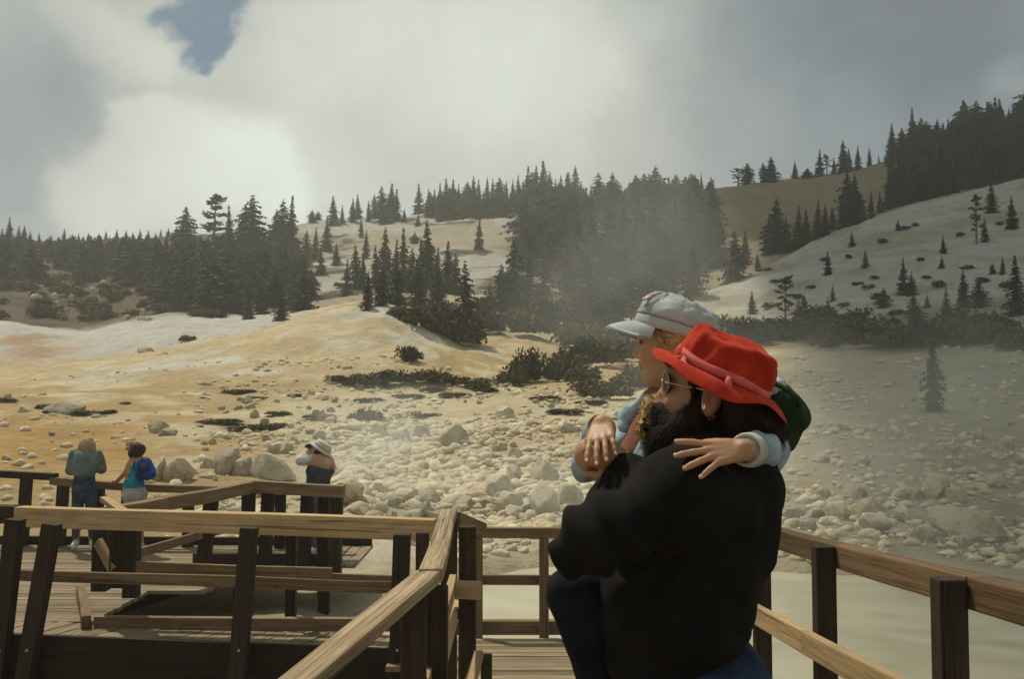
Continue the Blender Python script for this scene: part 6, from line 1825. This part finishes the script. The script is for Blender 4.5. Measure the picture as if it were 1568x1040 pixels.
# woman in turquoise with a pack, leaning on the rail
visitor('woman in a turquoise sleeveless top leaning one hand on the far rail, dark curly hair', 14.45, (.44, .21, .115), dict(
    box=[((165, 665), 0), ((245, 850), 0), ((210, 700), .3), ((210, 700), -.35)],
    body=[('e', (211, 692, .0), (.085, .10, .115)), ((209, 698), (208, 708), .05, .06), ((208, 712), (205, 740), .13, .12), ((205, 740), (206, 756), .13, .16),
          ((201, 710, -.06), (193, 724, -.02), .050, .042), ((193, 724, -.02), (180, 736, .2), .040, .028), ('e', (177, 737.5, .26), (.055, .05, .03)),
          ((218, 712, .1), (222, 726, .12), .05, .04), ((222, 726, .12), (212, 738, .25), .04, .03),
          ((201, 757), (203, 795), .085, .06), ((203, 795), (204, 836), .056, .04), ((212, 757), (214, 795), .085, .06), ((214, 795), (216, 836), .056, .04)],
    wear=[('top', C_TURQ, [('e', (209, 714), (.145, .125, .11)), ((209, 714), (205, 742), .128, .132), ((205, 742), (205, 748), .14, .15)], .012, [((206, 749.5), (0, 0, -1))]),
          ('shorts', C_GREY, [((205, 750), (206, 757), .152, .180), ((201, 757), (202, 775), .108, .100), ((212, 757), (213, 775), .108, .100)], .012, [((205, 745.5), (0, 0, 1)), ((205, 778), (0, 0, -1))]),
          ('hair', H_BROWN, [('e', (210, 689, -.02), (.115, .12, .115)), ('e', (206, 694, -.03), (.085, .09, .075)), ('e', (215, 688, .02), (.085, .09, .075))], .035, []),
          ('shoe', C_SHOE, [((204, 835), (199, 838, -.05), .048, .044)], 0, []), ('shoe', C_SHOE, [((216, 835), (211, 838, -.05), .048, .044)], 0, [])]))
def pack():
    d = 14.38
    c = at(224, 719, d); S = Field(np.array(c) - .4, np.array(c) + .4, .009)
    S.ell(at(223, 713, d), (.095, .12, .115), None, .03); S.ell(at(227, 723, d), (.105, .12, .125), None, .03); S.cone(at(216, 713, d), at(216, 728, d), .07, .08, .03)
    S.ell(at(231, 727, d - .05), (.075, .09, .075), None, .02)
    S.disp(lambda X, Y, Z: fbm(X * 12, Y * 12, Z * 12, oct=3, s=7) * .014)
    o = body_obj('backpack', S, C_BLUEP, None, None, 1); tag(o, 'bright blue backpack on the back of the woman in turquoise', 'backpack')
    S = Field(np.array(c) - .4, np.array(c) + .4, .009)
    S.cone(at(207, 706, d + .0), at(216, 709, d - .02), .016, .016, .01); S.cone(at(206, 707, d - .12), at(205, 716, d - .13), .014, .014, .01); S.cone(at(205, 716, d - .13), at(213, 727, d - .11), .014, .014, .01)
    body_obj('strap', S, C_NAVY, o, None, 1)
    S = Field(np.array(c) - .4, np.array(c) + .4, .009); S.ell(at(221, 716, d - .09), (.055, .05, .075), None, .02)
    body_obj('pocket', S, C_NAVY, o, None, 1)
pack()
# man in the pale hat taking a picture
man3 = visitor('man in a pale brimmed hat and navy vest raising his arms to take a picture', 14.15, (.44, .24, .16), dict(
    box=[((435, 665), 0), ((525, 855), 0), ((480, 700), .4), ((480, 700), -.35)],
    body=[('e', (487, 691, .0), (.09, .085, .11)), ((489, 698), (490, 705), .055, .065), ((490, 708), (486, 745), .16, .15), ((486, 745), (484, 756), .15, .155),
          ((478, 704, -.02), (459, 706, -.06), .055, .045), ((459, 706, -.06), (476, 690, .02), .042, .032), ('e', (478, 687, .02), (.05, .045, .05)), ((504, 706, .06), (508, 722, .16), .055, .045), ((508, 722, .16), (484, 692, .22), .042, .032), ('e', (482, 689, .18), (.045, .045, .05)),
          ((474, 757), (470, 798), .09, .064), ((470, 798), (452, 840), .06, .042), ((490, 757), (487, 798), .09, .064), ((487, 798), (482, 842), .06, .042)],
    wear=[('vest', C_NAVY, [((490, 720), (486, 744), .180, .170), ('e', (490, 722), (.200, .16, .10))], .014, [((490, 714), (.35, 0, 1)), ((487, 744), (0, 0, -1))]),
          ('shirt', C_TANP, [('e', (491, 708), (.19, .145, .115)), ((504, 706, .06), (508, 721, .15), .074, .064)], .012, [((488, 720), (0, 0, -1))]),
          ('sleeve', C_WHITE, [((480, 704, -.03), (460, 705.5, -.07), .078, .070), ((460, 705.5, -.07), (470, 694, .0), .064, .048)], .014, []),
          ('jeans', C_PALEJ, [((486, 746), (484, 757), .160, .170), ((474, 757), (470, 798), .104, .078), ((470, 798), (454, 832), .074, .060), ((490, 757), (487, 798), .104, .078), ((487, 798), (483, 834), .074, .060)], .010, [((486, 742), (0, 0, 1))]),
          ('hair', H_BROWN, [((488, 694, -.03), (491, 699, -.03), .075, .06)], .02, []),
          ('shoe', C_SHOE, [((451, 841), (443, 844, -.05), .05, .045)], 0, []), ('shoe', C_SHOE, [((482, 842), (476, 845, -.06), .05, .045)], 0, [])]))
def straw_hat():
    c = at(493, 687, 14.15); t = R(34); f2 = Vector((-math.cos(t), 0, math.sin(t))); u2 = Vector((math.sin(t), 0, math.cos(t))); l2 = Vector((0, 1, 0))
    V = []; Fq = []; n = 32; prof = [(.160, -.03), (.142, -.010), (.125, .0), (.115, .012), (.108, .06), (.095, .088), (.05, .094), (.001, .092)]
    for r, z in prof:
        for j in range(n):
            a = 6.2832 * j / n; V.append(c + f2 * r * 1.1 * math.cos(a) + l2 * r * .95 * math.sin(a) + u2 * (z + .012 * math.sin(2 * a) * (r > .16)))
    for i in range(len(prof) - 1):
        for j in range(n): Fq.append((i * n + j, i * n + (j + 1) % n, (i + 1) * n + (j + 1) % n, (i + 1) * n + j))
    h = link('hat', mesh_np('hat', np.array([tuple(v) for v in V]), Fq), C_STRAW, man3, smooth=True)
    m = h.modifiers.new('t', 'SOLIDIFY'); m.thickness = .004
    V = []; Fq = []
    for i, (r, z) in enumerate(((.1195, .008), (.1165, .036))):
        for j in range(n): a = 6.2832 * j / n; V.append(c + f2 * r * 1.1 * math.cos(a) + l2 * r * .95 * math.sin(a) + u2 * z)
    for j in range(n): Fq.append((j, (j + 1) % n, n + (j + 1) % n, n + j))
    b = link('hat_band', mesh_np('hat_band', np.array([tuple(v) for v in V]), Fq), C_GREY, h, smooth=True); m = b.modifiers.new('t', 'SOLIDIFY'); m.thickness = .003
    p = at(476, 687, 14.12); bm = box_geo(.11, .06, .07, .008); me = bpy.data.meshes.new('camera_body'); bm.to_mesh(me); bm.free()
    cm_ = simple('black_plastic', (.02, .02, .02), (.04, .04, .04), 20, .4, .4); me.materials.append(cm_)
    o = bpy.data.objects.new('handheld_camera', me); COL.objects.link(o); o.location = p + Vector((-.02, -.02, .03)); o.rotation_euler = (0, 0, R(95))
    tag(o, 'small black camera held up to the face of the pale hatted man', 'camera')
    bm = bmesh.new(); bmesh.ops.create_cone(bm, segments=16, radius1=.026, radius2=.024, depth=.04, cap_ends=True)
    me = bpy.data.meshes.new('lens'); bm.to_mesh(me); bm.free(); me.materials.append(cm_)
    q = bpy.data.objects.new('lens', me); COL.objects.link(q); q.parent = o; q.location = (.055, .045, 0); q.rotation_euler = (R(90), 0, 0)
straw_hat()
